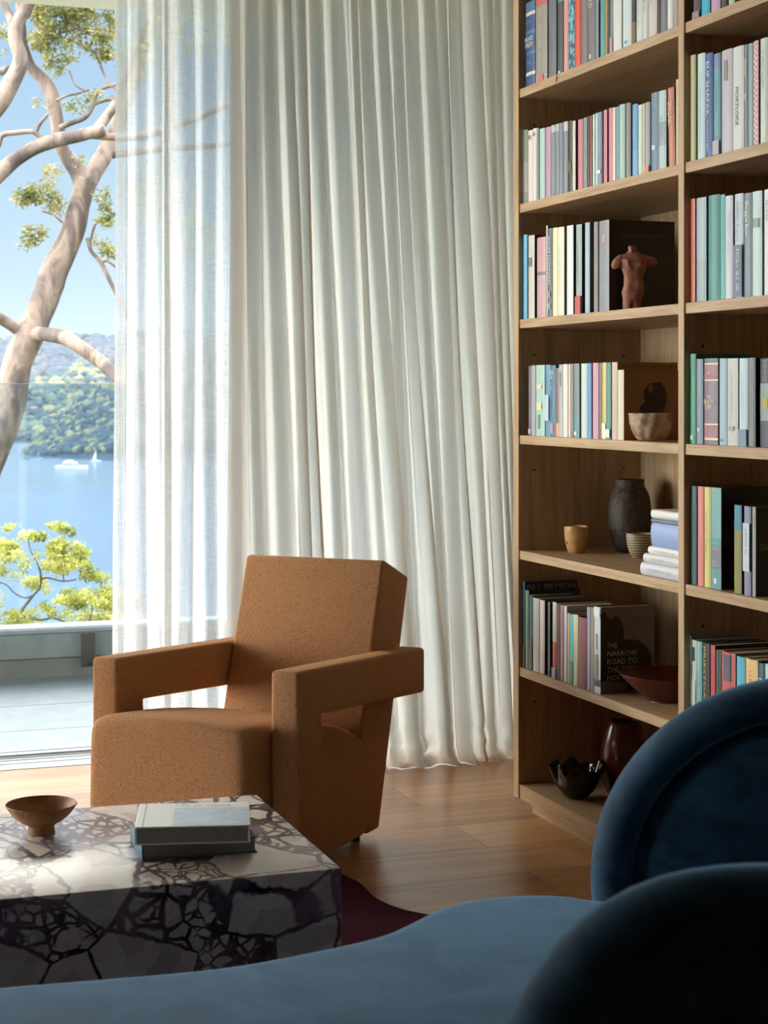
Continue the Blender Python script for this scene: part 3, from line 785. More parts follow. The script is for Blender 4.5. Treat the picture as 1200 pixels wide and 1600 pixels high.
# --- second shelf, left bay
T = 2
book(T,L,811.8,816.3,203,(224,214,204),'cream book',hard=False)
book(T,L,818,824.6,203,(116,128,112),'moss green and grey book',bands=[.15,.55],bcols=[(150,146,140),(112,132,108)],side=(60,50,44))
book(T,L,825.2,832.4,204,(226,216,210),'cream-pink book',marks=[(.9,.06,.5,(150,140,130))])
book(T,L,833,838.6,201,(228,224,218),'ivory book',marks=[(.92,.05,.5,(150,130,130))])
book(T,L,839.3,841.8,200,(150,144,138),'very slim grey book')
book(T,L,843,851.3,201,(160,206,198),'mint green book')
book(T,L,852.2,860.6,199,(184,140,172),'lilac book')
book(T,L,861.2,867.6,196,(122,134,144),'slate grey book with pale head',bands=[.9],bcols=[(184,188,192)])
book(T,L,867.9,873,194,(126,136,148),'slim slate book with pale head',bands=[.9],bcols=[(176,182,188)])
book(T,L,873.5,880,192.5,(112,124,140),'steel grey book')
book(T,L,880.5,887.4,190.5,(122,132,136),'ash grey book with white head',bands=[.87],bcols=[(196,198,200)])
book(T,L,888,893.6,189,(20,24,22),'black book with small ochre picture',marks=[(.36,.14,.7,(104,92,54))])
book(T,L,894.2,899,189,(206,208,188),'pale green-cream book',side=(88,86,72))
book(T,L,903,910.8,187,(196,116,132),'rose pink book')
book(T,L,911.2,917,184,(122,134,136),'grey-green book')
book(T,L,917.5,921,182,(22,20,20),'slim black book')
book(T,L,921.6,924.9,181,(156,64,62),'slim brick red book')
book(T,L,926,929.4,179,(186,228,206),'slim pale mint book')
book(T,L,930.3,934,177,(196,212,230),'slim pale blue book')
book(T,L,934.3,941,175.5,(116,136,156),'blue-grey book with white sticker',marks=[(.18,.045,.75,(232,232,226))])
book(T,L,942.8,948.4,172,(198,124,136),'dusty pink book')
book(T,L,951,956.8,169,(204,126,142),'speckled pink book')
book(T,L,957.1,961.4,168,(234,214,206),'slim blush book')
book(T,L,962,967,167,(112,148,164),'blue-grey book')
book(T,L,967.3,976.6,163.5,(154,194,184),'sage green book')
book(T,L,978,985.6,161,(132,126,124),'warm grey book')
book(T,L,988,997,163,(108,168,210),'sky blue book',bands=[.35],bcols=[(90,158,206)])
book(T,L,997.3,1002.8,164,(194,220,210),'pale green book')
book(T,L,1003,1007.6,162,(190,180,140),'khaki book')
book(T,L,1008,1016,160,(150,158,168),'grey book with salmon foot',bands=[.1],bcols=[(150,158,168)],marks=[(.05,.1,.95,(206,138,124))])
book(T,L,1017.4,1029,145,(98,128,152),'tall slate blue book',d=.16,txt=[('',.62,.6,.45,(196,204,212),'v')],marks=[(.3,.06,.5,(190,206,214))])
book(T,L,1029.2,1041,142,(172,194,196),'tall pale grey-green book',d=.16,bands=[.3,.6],bcols=[(150,166,170),(176,200,200)],txt=V_((110,124,130),.55,.3,.4))
book(T,L,1045,1055,137,(190,120,92),'copper coloured leaning book',d=.14,tilt=-.03,side=(60,36,28),txt=[('ZUSAK',.68,.3,.62,(232,196,170),'v')])
book(T,L,1055.8,1061.6,124,(192,176,146),'tall tan book',d=.15)
# --- third shelf, left bay
T = 3
book(T,L,818,823.6,367,(84,176,214),'bright blue and white book',bands=[.05],bcols=[(84,176,214)],side=(222,222,216))
book(T,L,825.5,835,368,(196,202,188),'cream-grey book with dark label',side=(64,36,42),marks=[(.68,.11,.5,(112,128,146))])
book(T,L,839,852.6,371,(200,156,164),'thick dusty pink book',bands=[.43,.45,.53,.57],bcols=[(150,176,176),(200,156,164),(108,112,124),(200,156,164)],txt=[('',.85,.05,.6,(226,190,190),'h')])
book(T,L,853.2,856,352.5,(176,180,170),'tall very slim grey book')
book(T,L,856.6,863.2,357,(82,92,98),'slate book with white capitals',bands=[.22],bcols=[(82,92,98)],txt=[('JOHN HOWARD',.64,.55,.62,W_,'v')],marks=[(.25,.07,.6,(170,140,140)),(.12,.07,.6,(150,170,170))])
book(T,L,863.8,871,356,(244,228,178),'pale yellow book')
book(T,L,871.3,881.4,355,(224,224,204),'thick cream book',side=(140,144,130),txt=V_((170,172,156),.5,.55,.3))
book(T,L,885.5,895.6,352.5,(220,228,228),'thick white book',side=(74,106,112))
book(T,L,900,909,351,(150,170,166),'grey-green book with red foot',side=(24,22,24),bands=[.2],bcols=[(150,170,166)],marks=[(.1,.2,.95,(192,76,84))],txt=V_((110,126,126),.55,.45,.3))
book(T,L,914,921.4,348,(166,184,206),'pale blue-grey book',side=(100,118,112))
book(T,L,928,934.5,347,(136,122,124),'mauve book')
def donw(r, t, d, h):
    cover_text(r, t, 'DON WATSON', d*.5, h*.83, d*.62, .0065, (104,96,92))
book(T,L,936,951.5,344.5,(128,138,146),'thick steel grey book with black front cover',d=.190,side=(14,12,14),curve=.001,bands=[.7],bcols=[(136,136,146)],
     txt=[('',.66,.012,.6,(200,204,206),'h'),('',.63,.012,.75,(200,204,206),'h'),('',.52,.012,.7,(206,208,210),'h'),('',.495,.012,.75,(206,208,210),'h'),('',.27,.02,.3,(206,208,210),'h'),('',.22,.014,.25,(206,208,210),'h')],marks=[(.8,.09,.25,(190,156,164))],extra=donw)
# --- fourth shelf, left bay
T = 4
book(T,L,825.5,830.2,572,(98,98,108),'charcoal book with white foot',marks=[(.06,.07,.7,(206,206,206))])
book(T,L,830.5,836.6,571,(160,160,174),'lavender grey book')
book(T,L,837.3,851,570.5,(166,204,190),'thick mint book with cream panels',marks=[(.7,.06,.6,(226,212,186)),(.42,.1,.6,(222,214,172)),(.2,.2,.25,(104,140,140))])
book(T,L,852.2,859.8,570,(72,142,182),'blue book with pale lower panel',marks=[(.4,.36,.8,(186,206,222))])
book(T,L,860.1,868,571,(58,118,150),'teal blue book with white letters',bands=[.25],bcols=[(58,118,150)],txt=[('IO',.9,.06,.6,W_,'h'),('A',.83,.045,.5,W_,'h'),('',.74,.04,.6,W_,'h'),('V',.68,.04,.4,W_,'h')],marks=[(.12,.14,.5,(196,150,140))])
book(T,L,868.3,873,575,(230,162,124),'slim peach orange book',bands=[.2],bcols=[(120,104,104)])
book(T,L,873.5,879.4,569.5,(184,188,190),'light grey book',marks=[(.8,.2,.5,(140,150,176))])
book(T,L,879.8,887,569,(228,224,214),'ivory book on blue ones\' right')
book(T,L,888,891.2,569,(226,208,200),'slim blush pink book')
book(T,L,891.4,895.4,568.5,(150,126,134),'slim dusky mauve book')
book(T,L,896.2,905,568,(94,146,152),'teal grey book with small foot mark',bands=[.3],bcols=[(110,134,138)],marks=[(.06,.05,.4,W_)],txt=V_((150,190,192),.45,.5,.3))
book(T,L,908,917,568,(200,216,208),'pale aqua book')
book(T,L,917.3,924.2,567.5,(84,150,204),'cornflower blue book',side=(20,30,56),txt=V_((196,214,230),.4,.4,.4))
book(T,L,926,935,567,(206,150,176),'rose lilac book')
book(T,L,935.6,940.6,567,(122,100,60),'olive brown book',bands=[.3],bcols=[(110,100,84)])
book(T,L,941,946.8,566.5,(214,198,102),'yellow book with white foot',bands=[.22],bcols=[(214,198,102)],marks=[(.11,.2,.95,(226,228,222))])
book(T,L,947,954.6,566.5,(60,138,128),'deep teal book with white foot label',marks=[(.08,.11,.92,(226,230,222))])
def rachel(r, t, d, h):
    cover_text(r, t, 'RACHEL JOYCE', d*.5, h*.945, d*.86, .008, (96,62,32))
book(T,L,956,964.6,566,(206,184,166),'beige pink book',d=.172,side=(158,112,66),extra=rachel,txt=V_((236,226,204),.5,.6,.35))
def tree_cover(r, t, d, h):
    pts = [(.40,.0),(.34,.12),(.20,.24),(.30,.36),(.27,.5),(.36,.58),(.34,.76),(.44,.88),(.62,.9),(.72,.8),(.74,.6),(.68,.4),(.72,.2),(.66,.0)]
    cover_quad(r, t, [(d*x, h*(z*.9+.02)) for x, z in pts], (40,26,22))
    cover_quad(r, t, [(d*x, h*z) for x, z in ((.45,.66),(.41,.74),(.44,.80),(.49,.80),(.51,.72))], (140,84,70), e=.0007)
    cover_quad(r, t, [(d*x, h*z) for x, z in ((.05,.3),(.2,.36),(.3,.3),(.16,.24))], (104,66,36))
book(T,L,965,974.5,578,(216,212,184),'shorter cream book with tree silhouette cover',d=.165,side=(140,98,54),extra=tree_cover)
# --- sixth shelf, left bay
T = 6
def bryson(r, t, d, h):
    cover_text(r, t, 'BILL BRYSON', d*.5, h*.93, d*.92, .0165, (186,192,184), e=.0012)
book(T,L,812.2,820,908,(70,140,186),'tall blue book with white lettering',d=.165,side=(26,52,74),bands=[.27],bcols=[(70,140,186)],marks=[(.13,.25,.95,(170,156,136))],txt=V_((206,220,230),.62,.5,.4),extra=bryson)
book(T,L,821.2,826.4,922.5,(142,172,150),'sage book with dark green cover',d=.160,side=(22,58,44),bands=[.5],bcols=[(150,176,156)])
book(T,L,827,832,930,(44,112,120),'slim dark teal book',bands=[.35],bcols=[(44,112,120)],marks=[(.2,.4,.9,(110,100,90))])
book(T,L,832.6,842.4,934.5,(206,204,202),'thick light grey book',d=.15)
book(T,L,843.4,851,937.5,(228,224,214),'ivory white book',d=.15,side=(92,88,78))
book(T,L,855.8,859.5,941,(92,94,108),'slim slate purple book',d=.15,side=K_)
book(T,L,863.6,869.6,940.5,(210,206,192),'cream book with coral lower half',d=.15,bands=[.14,.48],bcols=[(206,92,88),(210,206,192)],side=(90,52,48),marks=[(.07,.13,.95,(140,158,178))])
book(T,L,870,874.8,943,(94,62,58),'slim dark red-brown book',d=.15)
book(T,L,875.2,880.2,945.5,(164,128,128),'dusky rose book',d=.15)
book(T,L,881,885.6,947,(208,206,216),'slim lavender white book',d=.14)
book(T,L,886.5,890.3,958,(206,176,132),'short slim tan book',d=.12)
book(T,L,890.6,895.8,960,(92,192,212),'short turquoise book',d=.12,bands=[.35],bcols=[(92,192,212)],marks=[(.17,.33,.9,(70,150,130))])
book(T,L,896.1,903,960,(214,214,170),'short pale lime book',d=.12,txt=V_((150,160,130),.5,.5,.4))
book(T,L,903.5,916.2,964.5,(128,68,82),'short thick burgundy book',d=.13,txt=V_((196,110,84),.55,.6,.2))
book(T,L,917,922.2,948.5,(150,146,162),'lilac grey book',d=.14)
book(T,L,922.8,927.6,949,(142,132,118),'taupe grey book',d=.14)
def narrow(r, t, d, h):
    cover_quad(r, t, [(.001,.001),(d-.001,.001),(d-.001,h-.001),(.001,h-.001)], (112,104,106), e=.0002)
    sil = [(0,.0),(.34,.0),(.2,.04),(.10,.12),(.0,.14),(.0,.93),(.1,.94),(.14,.88),(.22,.86),(.28,.9),(.34,.87),(.40,.78),(.42,.62),(.52,.60),(.68,.6),(.8,.55),(.9,.46),(.95,.34),(.9,.2),(.92,.1),(.86,.0)]
    sil = [(.0,.14),(.0,.92),(.08,.95),(.12,.89),(.2,.86),(.28,.90),(.35,.87),(.42,.76),(.43,.61),(.56,.62),(.7,.6),(.84,.53),(.94,.40),(.93,.3),(.86,.22),(.95,.04),(.5,.03),(.48,.12),(.06,.15)]
    cover_quad(r, t, [(d*x, h*z) for x, z in sil], (18,13,14), e=.0005)
    for k, s in enumerate(['THE', 'NARROW', 'ROAD TO', 'THE DEEP', 'NORTH']):
        wd = [.19,.55,.55,.53,.40][k]*d
        cover_text(r, t, s, d*.12+wd/2, h*(.555-.093*k), wd, h*.062, (176,172,166), e=.0009)
    for k in range(3):
        place_flat('cover_title', glyph_geo([.2,.36,.3][k]*d, .0035, brnd), (d*.78, -t/2-.0009, h*(.86-.035*k)), (1,0,0), (0,0,1), plain('cover_ink', (40,34,34), .5), r)
book(T,L,928.2,938.2,948,(190,198,204),'mottled pale book with dark silhouette front cover',d=.158,side=(112,104,106),curve=.0015,pages=PAPER,bands=[.08,.16],bcols=[(60,72,84),(190,198,204)],txt=V_((96,104,110),.4,.5,.4),extra=narrow,marks=[(.93,.1,.9,(206,214,220)),(.30,.3,.5,(120,92,98)),(.6,.18,.3,(130,110,116))])
# --- top shelf, right bay (only the foot of each book shows)
T = 1
book(T,Rr,1083,1095,0,(56,48,50),'dark book with white marks',h=.23,txt=[('',.2,.3,.4,W_,'v')],marks=[(.04,.08,.9,(150,120,126))])
book(T,Rr,1096,1109,0,(20,178,206),'bright cyan book',h=.23)
book(T,Rr,1111,1125.5,0,(192,150,184),'pale lilac book',h=.23)
book(T,Rr,1127,1137,0,(34,34,36),'black book',h=.23,txt=[('',.1,.2,.4,W_,'v')])
book(T,Rr,1138.5,1148,0,(190,212,184),'pale green book',h=.22)
# --- second shelf, right bay
T = 2
book(T,Rr,1076,1087,87,(190,186,142),'khaki cream book',d=.15,rec=.012)
book(T,Rr,1090,1102,84,(192,216,216),'pale aqua book with faint lettering',d=.16,rec=.012,side=(150,196,176),txt=V_((140,170,186),.45,.75,.35))
book(T,Rr,1102.4,1114,83.5,(50,86,152),'royal blue book with pale lettering',d=.16,rec=.012,side=(24,34,90),
     txt=[('ELIF SHAFAK',.66,.52,.42,(200,220,238),'v'),('THE ISLAND OF',.24,.30,.26,(170,200,226),'v'),('MISSING TREES',.20,.30,.26,(170,200,226),'v')])
book(T,Rr,1115,1126,84,(96,160,172),'turquoise grey book',d=.15,rec=.012,side=(40,70,70),bands=[.16,.85],bcols=[(96,160,172),(112,134,178)],marks=[(.08,.14,.9,(176,174,186))],txt=V_((160,196,200),.45,.6,.35))
book(T,Rr,1127.4,1144.4,78,(188,182,194),'thick pale mauve book',d=.16,rec=.012,marks=[(.8,.2,.35,(144,134,130))])
book(T,Rr,1145,1162.4,73,(206,212,212),'thick light grey book with black title',d=.16,rec=.012,txt=[('MORTLOCK',.42,.38,.30,(80,80,84),'v'),('',.40,.25,.22,(160,164,166),'v')])
book(T,Rr,1163,1168.4,70,(122,122,134),'slim grey book with gold marks',d=.15,rec=.012,marks=[(.78,.16,.4,(204,190,140)),(.5,.06,.4,(200,200,204))])
book(T,Rr,1168.8,1176.4,68,(132,162,172),'blue-grey plain book',d=.15,rec=.012)
GING = gingham()
book(T,Rr,1177,1185,64,(196,132,138),'red and white gingham book',d=.15,rec=.012,mat=GING,side=(150,30,40))
book(T,Rr,1188,1200,60,(204,216,206),'pale mint book with dark lettering',d=.16,rec=.012,txt=V_((90,110,100),.72,.4,.4))
book(T,Rr,1200.5,1213,56,(180,190,202),'pale steel book by picture edge',d=.16,rec=.012,txt=V_((60,70,84),.7,.4,.4))
# --- third shelf, right bay
T = 3
book(T,Rr,1075.6,1086,311,(214,116,96),'coral red book',d=.15,rec=.012,side=(110,40,30),txt=V_((236,170,150),.55,.75,.4))
book(T,Rr,1088,1103.5,309,(150,168,174),'thick grey-blue book',d=.16,rec=.012,side=(40,56,56),bands=[.4],bcols=[(158,176,188)])
book(T,Rr,1106.6,1125,305,(36,136,136),'thick deep teal book',d=.16,rec=.012,curve=.006)
book(T,Rr,1125.4,1132.6,304,(70,172,168),'bright teal book with white lettering',d=.16,rec=.012,txt=V_((206,236,232),.65,.5,.5))
book(T,Rr,1133,1145,306,(202,210,220),'pale lilac-grey book',d=.15,rec=.012,txt=V_((230,232,236),.6,.5,.6))
book(T,Rr,1148,1161.6,303,(190,206,220),'pale blue book with slate lower half',d=.16,rec=.012,side=(90,90,90),bands=[.5],bcols=[(190,206,220)],txt=[('',.68,.5,.5,(96,106,116),'v'),('',.26,.42,.5,(190,200,210),'v')],marks=[(.26,.5,.98,(102,114,140))])
book(T,Rr,1162.4,1175,302,(116,134,148),'slate book with cream lettering',d=.16,rec=.012,side=(60,64,70),txt=[('Shuggie Bain',.76,.33,.55,(240,236,206),'v')])
book(T,Rr,1175.5,1190.6,299,(192,220,220),'pale aqua book with green mark',d=.16,rec=.012,marks=[(.7,.09,.6,(134,170,156))])
book(T,Rr,1194,1206.6,296,(222,226,232),'white book with dark lettering',d=.16,rec=.012,side=(120,110,104),txt=V_((60,70,110),.8,.2,.4))
book(T,Rr,1207,1219,293,(120,150,170),'blue-grey book by picture edge',d=.16,rec=.012)
# --- fourth shelf, right bay
T = 4
book(T,Rr,1077.4,1087.2,553,(76,166,130),'emerald green book',d=.15,rec=.012,txt=[('',.9,.14,.6,(170,220,196),'v'),('',.4,.5,.35,(170,220,196),'v')],marks=[(.07,.05,.5,(200,226,210))])
book(T,Rr,1088.2,1098.4,561,(126,142,166),'slate blue book',d=.15,rec=.012,marks=[(.17,.04,.3,(200,214,222))])
book(T,Rr,1100.2,1121.6,560,(130,104,124),'thick maroon and gold book',d=.155,rec=.012,side=(30,24,40),curve=.005,
     bands=[.03,.055,.08,.23,.245,.74,.755,.93,.945],bcols=[(96,108,120),(236,224,196),(168,108,124),(236,224,196),(128,112,128),(236,224,196),(158,110,122),(236,224,196),(96,108,120)],
     txt=[('THE',.555,.03,.3,(236,216,150),'h'),('EIGHTH',.50,.045,.68,(240,214,140),'h'),('LIFE',.44,.05,.42,(244,232,196),'h'),('NINO',.835,.03,.3,(240,214,180),'h'),('',.79,.028,.8,(220,170,110),'h'),('',.205,.03,.7,(230,170,110),'h')])
book(T,Rr,1124,1135.6,560,(156,190,206),'light blue book',d=.155,rec=.012,marks=[(.06,.03,.3,(90,120,130))])
book(T,Rr,1136.3,1153,560,(198,198,194),'thick stone grey book',d=.155,rec=.012,txt=V_((160,158,158),.5,.7,.3),marks=[(.2,.05,.5,(160,160,162))])
book(T,Rr,1155,1168.4,560,(192,216,226),'pale aqua book with slate foot',d=.155,rec=.012,side=(120,110,80),bands=[.2],bcols=[(192,216,226)],marks=[(.1,.19,.98,(120,142,160))],txt=[('',.55,.6,.3,(130,180,186),'v')])
book(T,Rr,1169,1180.2,559,(112,122,128),'dark grey book with white lettering',d=.155,rec=.012,side=K_,txt=[('',.76,.36,.4,(206,208,210),'v'),('',.4,.3,.25,(170,176,180),'v')])
book(T,Rr,1187.5,1208,560,(44,50,72),'thick navy book with painted middle',d=.155,rec=.012,side=(20,22,30),bands=[.30,.72],bcols=[(128,152,146),(38,40,64)],txt=[('',.86,.24,.5,(226,228,232),'v')],marks=[(.5,.12,.4,(176,160,70))])
# --- fifth shelf, right bay
T = 5
book(T,Rr,1080,1088.4,759,(50,88,100),'dark teal book with script lettering',d=.16,rec=.014,txt=V_((120,150,150),.45,.75,.5))
book(T,Rr,1090.2,1099.4,760,(226,136,126),'coral and white book',d=.16,rec=.014,side=(190,70,40),txt=[('',.25,.4,.3,(250,226,220),'v')])
book(T,Rr,1100.4,1110.6,761,(216,206,128),'yellow book with black and pink lettering',d=.16,rec=.014,txt=[('',.5,.48,.3,(50,50,60),'v')],marks=[])
def greencov(r, t, d, h):
    cover_quad(r, t, [(.01,.10),(.04,.098),(.05,.115),(.03,.14),(.008,.13)], (20,70,66))
    cover_text(r, t, 'C', .036, h*.64, .012, .022, (150,166,156)); cover_text(r, t, 'A', .036, h*.13, .012, .016, (110,120,112))
book(T,Rr,1111,1126.6,762,(92,152,160),'thick teal illustrated book with dark cover',d=.172,rec=.014,side=(16,34,30),curve=.0015,pages=PAPER,bands=[.2,.42,.5],bcols=[(120,120,134),(70,156,156),(112,166,166)],
     txt=[('',.45,.02,.8,W_,'h'),('',.40,.025,.8,W_,'h'),('',.27,.02,.6,W_,'h'),('',.235,.02,.9,W_,'h'),('I',.08,.055,.22,W_,'h')],extra=greencov)
book(T,Rr,1147,1158.6,789,(132,134,72),'short olive book with blue head',d=.13,rec=.014,side=(96,24,30),bands=[.05,.72],bcols=[(132,134,72),(36,134,166)],txt=V_((196,196,140),.5,.9,.22))
book(T,Rr,1162.6,1173.4,791,(134,132,168),'short lavender book with pale panel',d=.13,rec=.014,side=(56,60,70),marks=[(.54,.54,.95,(190,206,208))],txt=[('',.6,.3,.4,(120,130,150),'v')])
def dacov(r, t, d, h):
    cover_text(r, t, 'DA', .022, h*.55, .018, .0145, (120,114,108))
book(T,Rr,1175.2,1180.6,792,(152,152,156),'short silver book with black cover',d=.135,rec=.014,side=(22,14,14),curve=.0008,txt=V_((226,226,228),.75,.4,.5),extra=dacov,pages=PAPER)
# --- sixth shelf, right bay
T = 6
book(T,Rr,1071.6,1075,993,(64,52,66),'very slim plum book',d=.15,rec=.012)
book(T,Rr,1075.3,1080,993,(176,190,212),'slim pale periwinkle book',d=.15,rec=.012)
book(T,Rr,1081,1088,1000,(190,206,180),'pale green book with black tree mark',d=.15,rec=.012,marks=[(.84,.16,.5,(24,34,30)),(.3,.5,.8,(196,204,192))])
book(T,Rr,1088.4,1097,1002,(132,186,192),'light teal book',d=.15,rec=.012,txt=V_((90,140,150),.4,.5,.35))
book(T,Rr,1098,1108.6,1004.5,(46,46,44),'black book with gold capitals',d=.15,rec=.012,txt=[('PRIESTDADDY',.52,.88,.32,(206,178,104),'v')])
book(T,Rr,1110.2,1117,1008,(194,78,84),'scarlet book',d=.145,rec=.012,side=(24,16,20),txt=V_((226,140,140),.55,.7,.3))
book(T,Rr,1118.4,1126.4,1016,(62,72,72),'shorter dark patterned book',d=.13,rec=.012,txt=V_((176,186,180),.6,.8,.6))
book(T,Rr,1127.4,1149,1019,(192,92,88),'brick red book with slate panel',d=.13,rec=.012,txt=[('',.6,.5,.15,(220,150,140),'v')],marks=[(.82,.3,.5,(78,90,106))])
book(T,Rr,1151,1164.4,1026,(86,180,206),'shorter cyan book',d=.13,rec=.012)
book(T,Rr,1165.4,1184,1030,(226,192,132),'tan yellow book with purple lettering',d=.12,rec=.012,txt=[('',.72,.3,.4,(130,70,110),'v')])
book(T,Rr,1185.4,1195,1036,(70,96,122),'short navy book with pale letters',d=.12,rec=.012,txt=[('RAY',.72,.22,.6,(200,214,220),'v')])
book(T,Rr,1195.5,1208,1038,(186,212,212),'short pale aqua book by picture edge',d=.12,rec=.012)

# every label: how it looks, then its shelf, then its left neighbour where the look alone is not unique
def fin_labels():
    by = {}
    for i, (r, desc, row, bay, x0) in enumerate(BOOKS):
        prev = BOOKS[i-1] if i and BOOKS[i-1][2:4] == (row, bay) else None
        where = 'on the %s shelf of the %s bay' % (SHELFN[row], bay)
        desc = desc.replace(" on blue ones' right", '')
        by.setdefault((desc, row, bay), []).append(r)
        r['label'] = desc+' '+where
    seen = {}
    for r, *_ in BOOKS: seen.setdefault(r['label'], []).append(r)
    for k, v in seen.items():
        if len(v) > 1 or len(k.split()) > 16: print('LABEL PROBLEM', k, len(v))
fin_labels()

# ------------------------------------------------------------------ stacked books, fifth shelf of the left bay
def lying(name_label, y0px, ytop, ybot, col, x0px, depth, off, right=1061.5, marks=None, spine_text=None):
    pass
zc = SH[5]+.0003; xs = XF+.012
stack = [ # left px at spine, top/bottom px there, colour, label, thickness, depth
 (1002.5, 874, 894, (200,204,212), 'thick pale silver book at the bottom of the lying stack', .152, .0),
 (1007, 859, 873.5, (206,208,208), 'grey-white book second from the bottom of the lying stack', .15, .002),
 (1014.5, 846, 858.5, (226,228,226), 'white book in the middle of the lying stack', .148, .003),
 (1019, 808, 845.5, (140,164,212), 'thick periwinkle blue book lying in the stack', .150, .004),
 (1019.5, 801, 807.8, (116,122,146), 'slim grey-blue book lying above the periwinkle one', .146, .004),
 (1019, 787, 800.8, (222,228,222), 'white book lying on top of the stack', .150, .004)]
for (xl, yt, yb_, col_, lab, dp, rc) in stack:
    xf = XF+.008+rc
    pa = on_x(xl, yt, xf); pz = on_x(xl, yb_, xf)
    th = (pa.z-pz.z)*.985; ln = pa.y-(YD0+.0015)
    r = thing('book', lab+', fifth shelf', 'book', (xf, pa.y-ln/2, zc), 0, 'books stacked flat on the fifth shelf')
    c = .0022
    bm = bmesh.new(); n = 8
    prof = [(dp, 0),(.002, 0)]+[(-.004*math.sin(PI*k/n), th*k/n) for k in range(1, n)]+[(.002, th),(dp, th),(dp, th-c),(c+.001, th-c),(c+.001, c),(dp, c)]
    A0 = [bm.verts.new((x, -ln/2, z)) for x, z in prof]; A1 = [bm.verts.new((x, ln/2, z)) for x, z in prof]
    bm.faces.new(A0); bm.faces.new(A1[::-1])
    for k in range(len(prof)): bm.faces.new((A0[k], A0[(k+1) % len(prof)], A1[(k+1) % len(prof)], A1[k]))
    bmesh.ops.triangulate(bm, faces=[f for f in bm.faces if len(f.verts) > 4])
    bm_obj('cover', bm, cover_mat(col_), r)
    box('pages', (c+.0015, -ln/2+.003, c), (dp-.003, ln/2-.003, th-c), PAPER, r)
    if col_ in ((200,204,212), (226,228,226), (206,208,208)):
        place_flat('spine_title', glyph_geo(ln*.6, th*.25, brnd), (-.0055, 0, th*.5), (0,-1,0), (0,0,1), plain('spine_ink', (170,172,176), .6), r)
    zc += th+.0002

# ------------------------------------------------------------------ ceramics on the shelves
def on_shelf(px, row, depth):
    """point on a shelf board in line with px, depth behind the front edge"""
    p = on_x(px, 900, XF+depth); return Vector((p.x, p.y, SH[row]+.0003))
def r_at(p, wpx):
    Z = SA*p.x+CA*p.y; return wpx*Z/F/2
def h_at(p, hpx):
    Z = SA*p.x+CA*p.y; return hpx*Z/F
def solve_depth(px, py, row):
    v = on_z(px, py, SH[row]); return v
# tan cup
p = solve_depth(900, 863.5, 5); R = r_at(p, 37); H = h_at(p, 41)
CUP = mottled('tan_stoneware', (176,132,78), (204,160,100), 40, .5, .1)
g = thing('cup', 'tan stoneware cup standing alone on the fifth shelf', 'cup', (p.x, p.y, SH[5]+.0003))
lathe('cup_body', [(.001,0)]+catmull([(R*.60,0),(R*.70,H*.08),(R*.88,H*.35),(R*.99,H*.7),(R*1.0,H*.96),(R*.97,H),(R*.92,H*.97),(R*.9,H*.7),(R*.8,H*.35),(R*.5,H*.1)], 4)+[(.001,H*.08)], CUP, g, 48, fn=lambda a, r, z: (r*(1+.012*math.sin(3*a+z*60)), z+(.0015*math.sin(2*a) if z > .03 else 0)))
py_obj('stamp', [(-R*.9*math.cos(a0)-.0008*0-.0005, -R*.9*math.sin(a0), z) for a0, z in ((.0,H*.34),(.3,H*.34),(.3,H*.5),(.0,H*.5))], [(0,1,2,3)], plain('stamp_dark', (96,74,56), .6), g)
# dark vase
p = solve_depth(984, 862, 5); R = r_at(p, 66); H = h_at(p, 113)
BLK = mottled('rough_black_ceramic', (34,28,26), (64,54,48), 60, .62, .6)
g = thing('vase', 'tall dark brown vase with a pitted surface and narrow neck', 'vase', (p.x, p.y, SH[5]+.0003))
def pit(a, r, z):
    v = Vector((math.cos(a)*3, math.sin(a)*3, z*60)); return (r+.0016*noise.noise(v*1.7), z)
vp = [(R*.62,0),(R*.74,H*.04),(R*.88,H*.16),(R*.985,H*.36),(R*1.0,H*.6),(R*.93,H*.76),(R*.80,H*.85),(R*.70,H*.90),(R*.66,H*.955),(R*.68,H*.995),(R*.62,H),(R*.56,H*.96),(R*.58,H*.85),(R*.8,H*.7)]
lathe('vase_body', [(.001,0)]+catmull(vp, 5), BLK, g, 72, fn=pit, ends=False)
bm = bmesh.new(); vr = random.Random(4)
for k in range(130):
    a = PI+vr.uniform(-1.0, .55); z = H*vr.uniform(.2, .78); rr = R*(.985 if z > H*.3 else .93)-.0008*0
    if z > H*.7: rr = R*.935
    s = vr.uniform(.0012, .003)
    m = Matrix.Translation((rr*math.cos(a), rr*math.sin(a), z)) @ Matrix.Rotation(a, 4, 'Z') @ Matrix.Scale(.45, 4, (1,0,0))
    bmesh.ops.create_icosphere(bm, subdivisions=1, radius=s, matrix=m)
o = bm_obj('glaze_specks', bm, mottled('rough_glaze', (70,58,50), (104,92,82), 200, .5), g, 180); o['kind'] = 'stuff'
# striped little bowl
p = solve_depth(999, 872, 5); R = r_at(p, 41); H = h_at(p, 38)
def stripes():
    t = NT('banded_glaze'); co = t.coords((1,1,1)); w_ = t.add('ShaderNodeTexWave', Scale=45.0, Distortion=3.0, Detail=2, bands_direction='Z'); t.link(co, w_.inputs['Vector'])
    r = t.ramp(w_.outputs['Fac'], [(.3, lin((110,96,76))), (.6, lin((176,162,136)))]); t.link(r.outputs[0], t.b.inputs['Base Color']); t.b.inputs['Roughness'].default_value = .4; return t.m
g = thing('bowl', 'small banded grey-brown bowl between the dark vase and the lying books', 'bowl', (p.x, p.y, SH[5]+.0003))
lathe('bowl_body', [(.001,0)]+catmull([(R*.5,0),(R*.55,H*.05),(R*.78,H*.25),(R*.95,H*.6),(R*1.0,H*.97),(R*.96,H),(R*.92,H*.9),(R*.8,H*.4),(R*.4,H*.12)], 4)+[(.001,H*.1)], stripes(), g, 48)
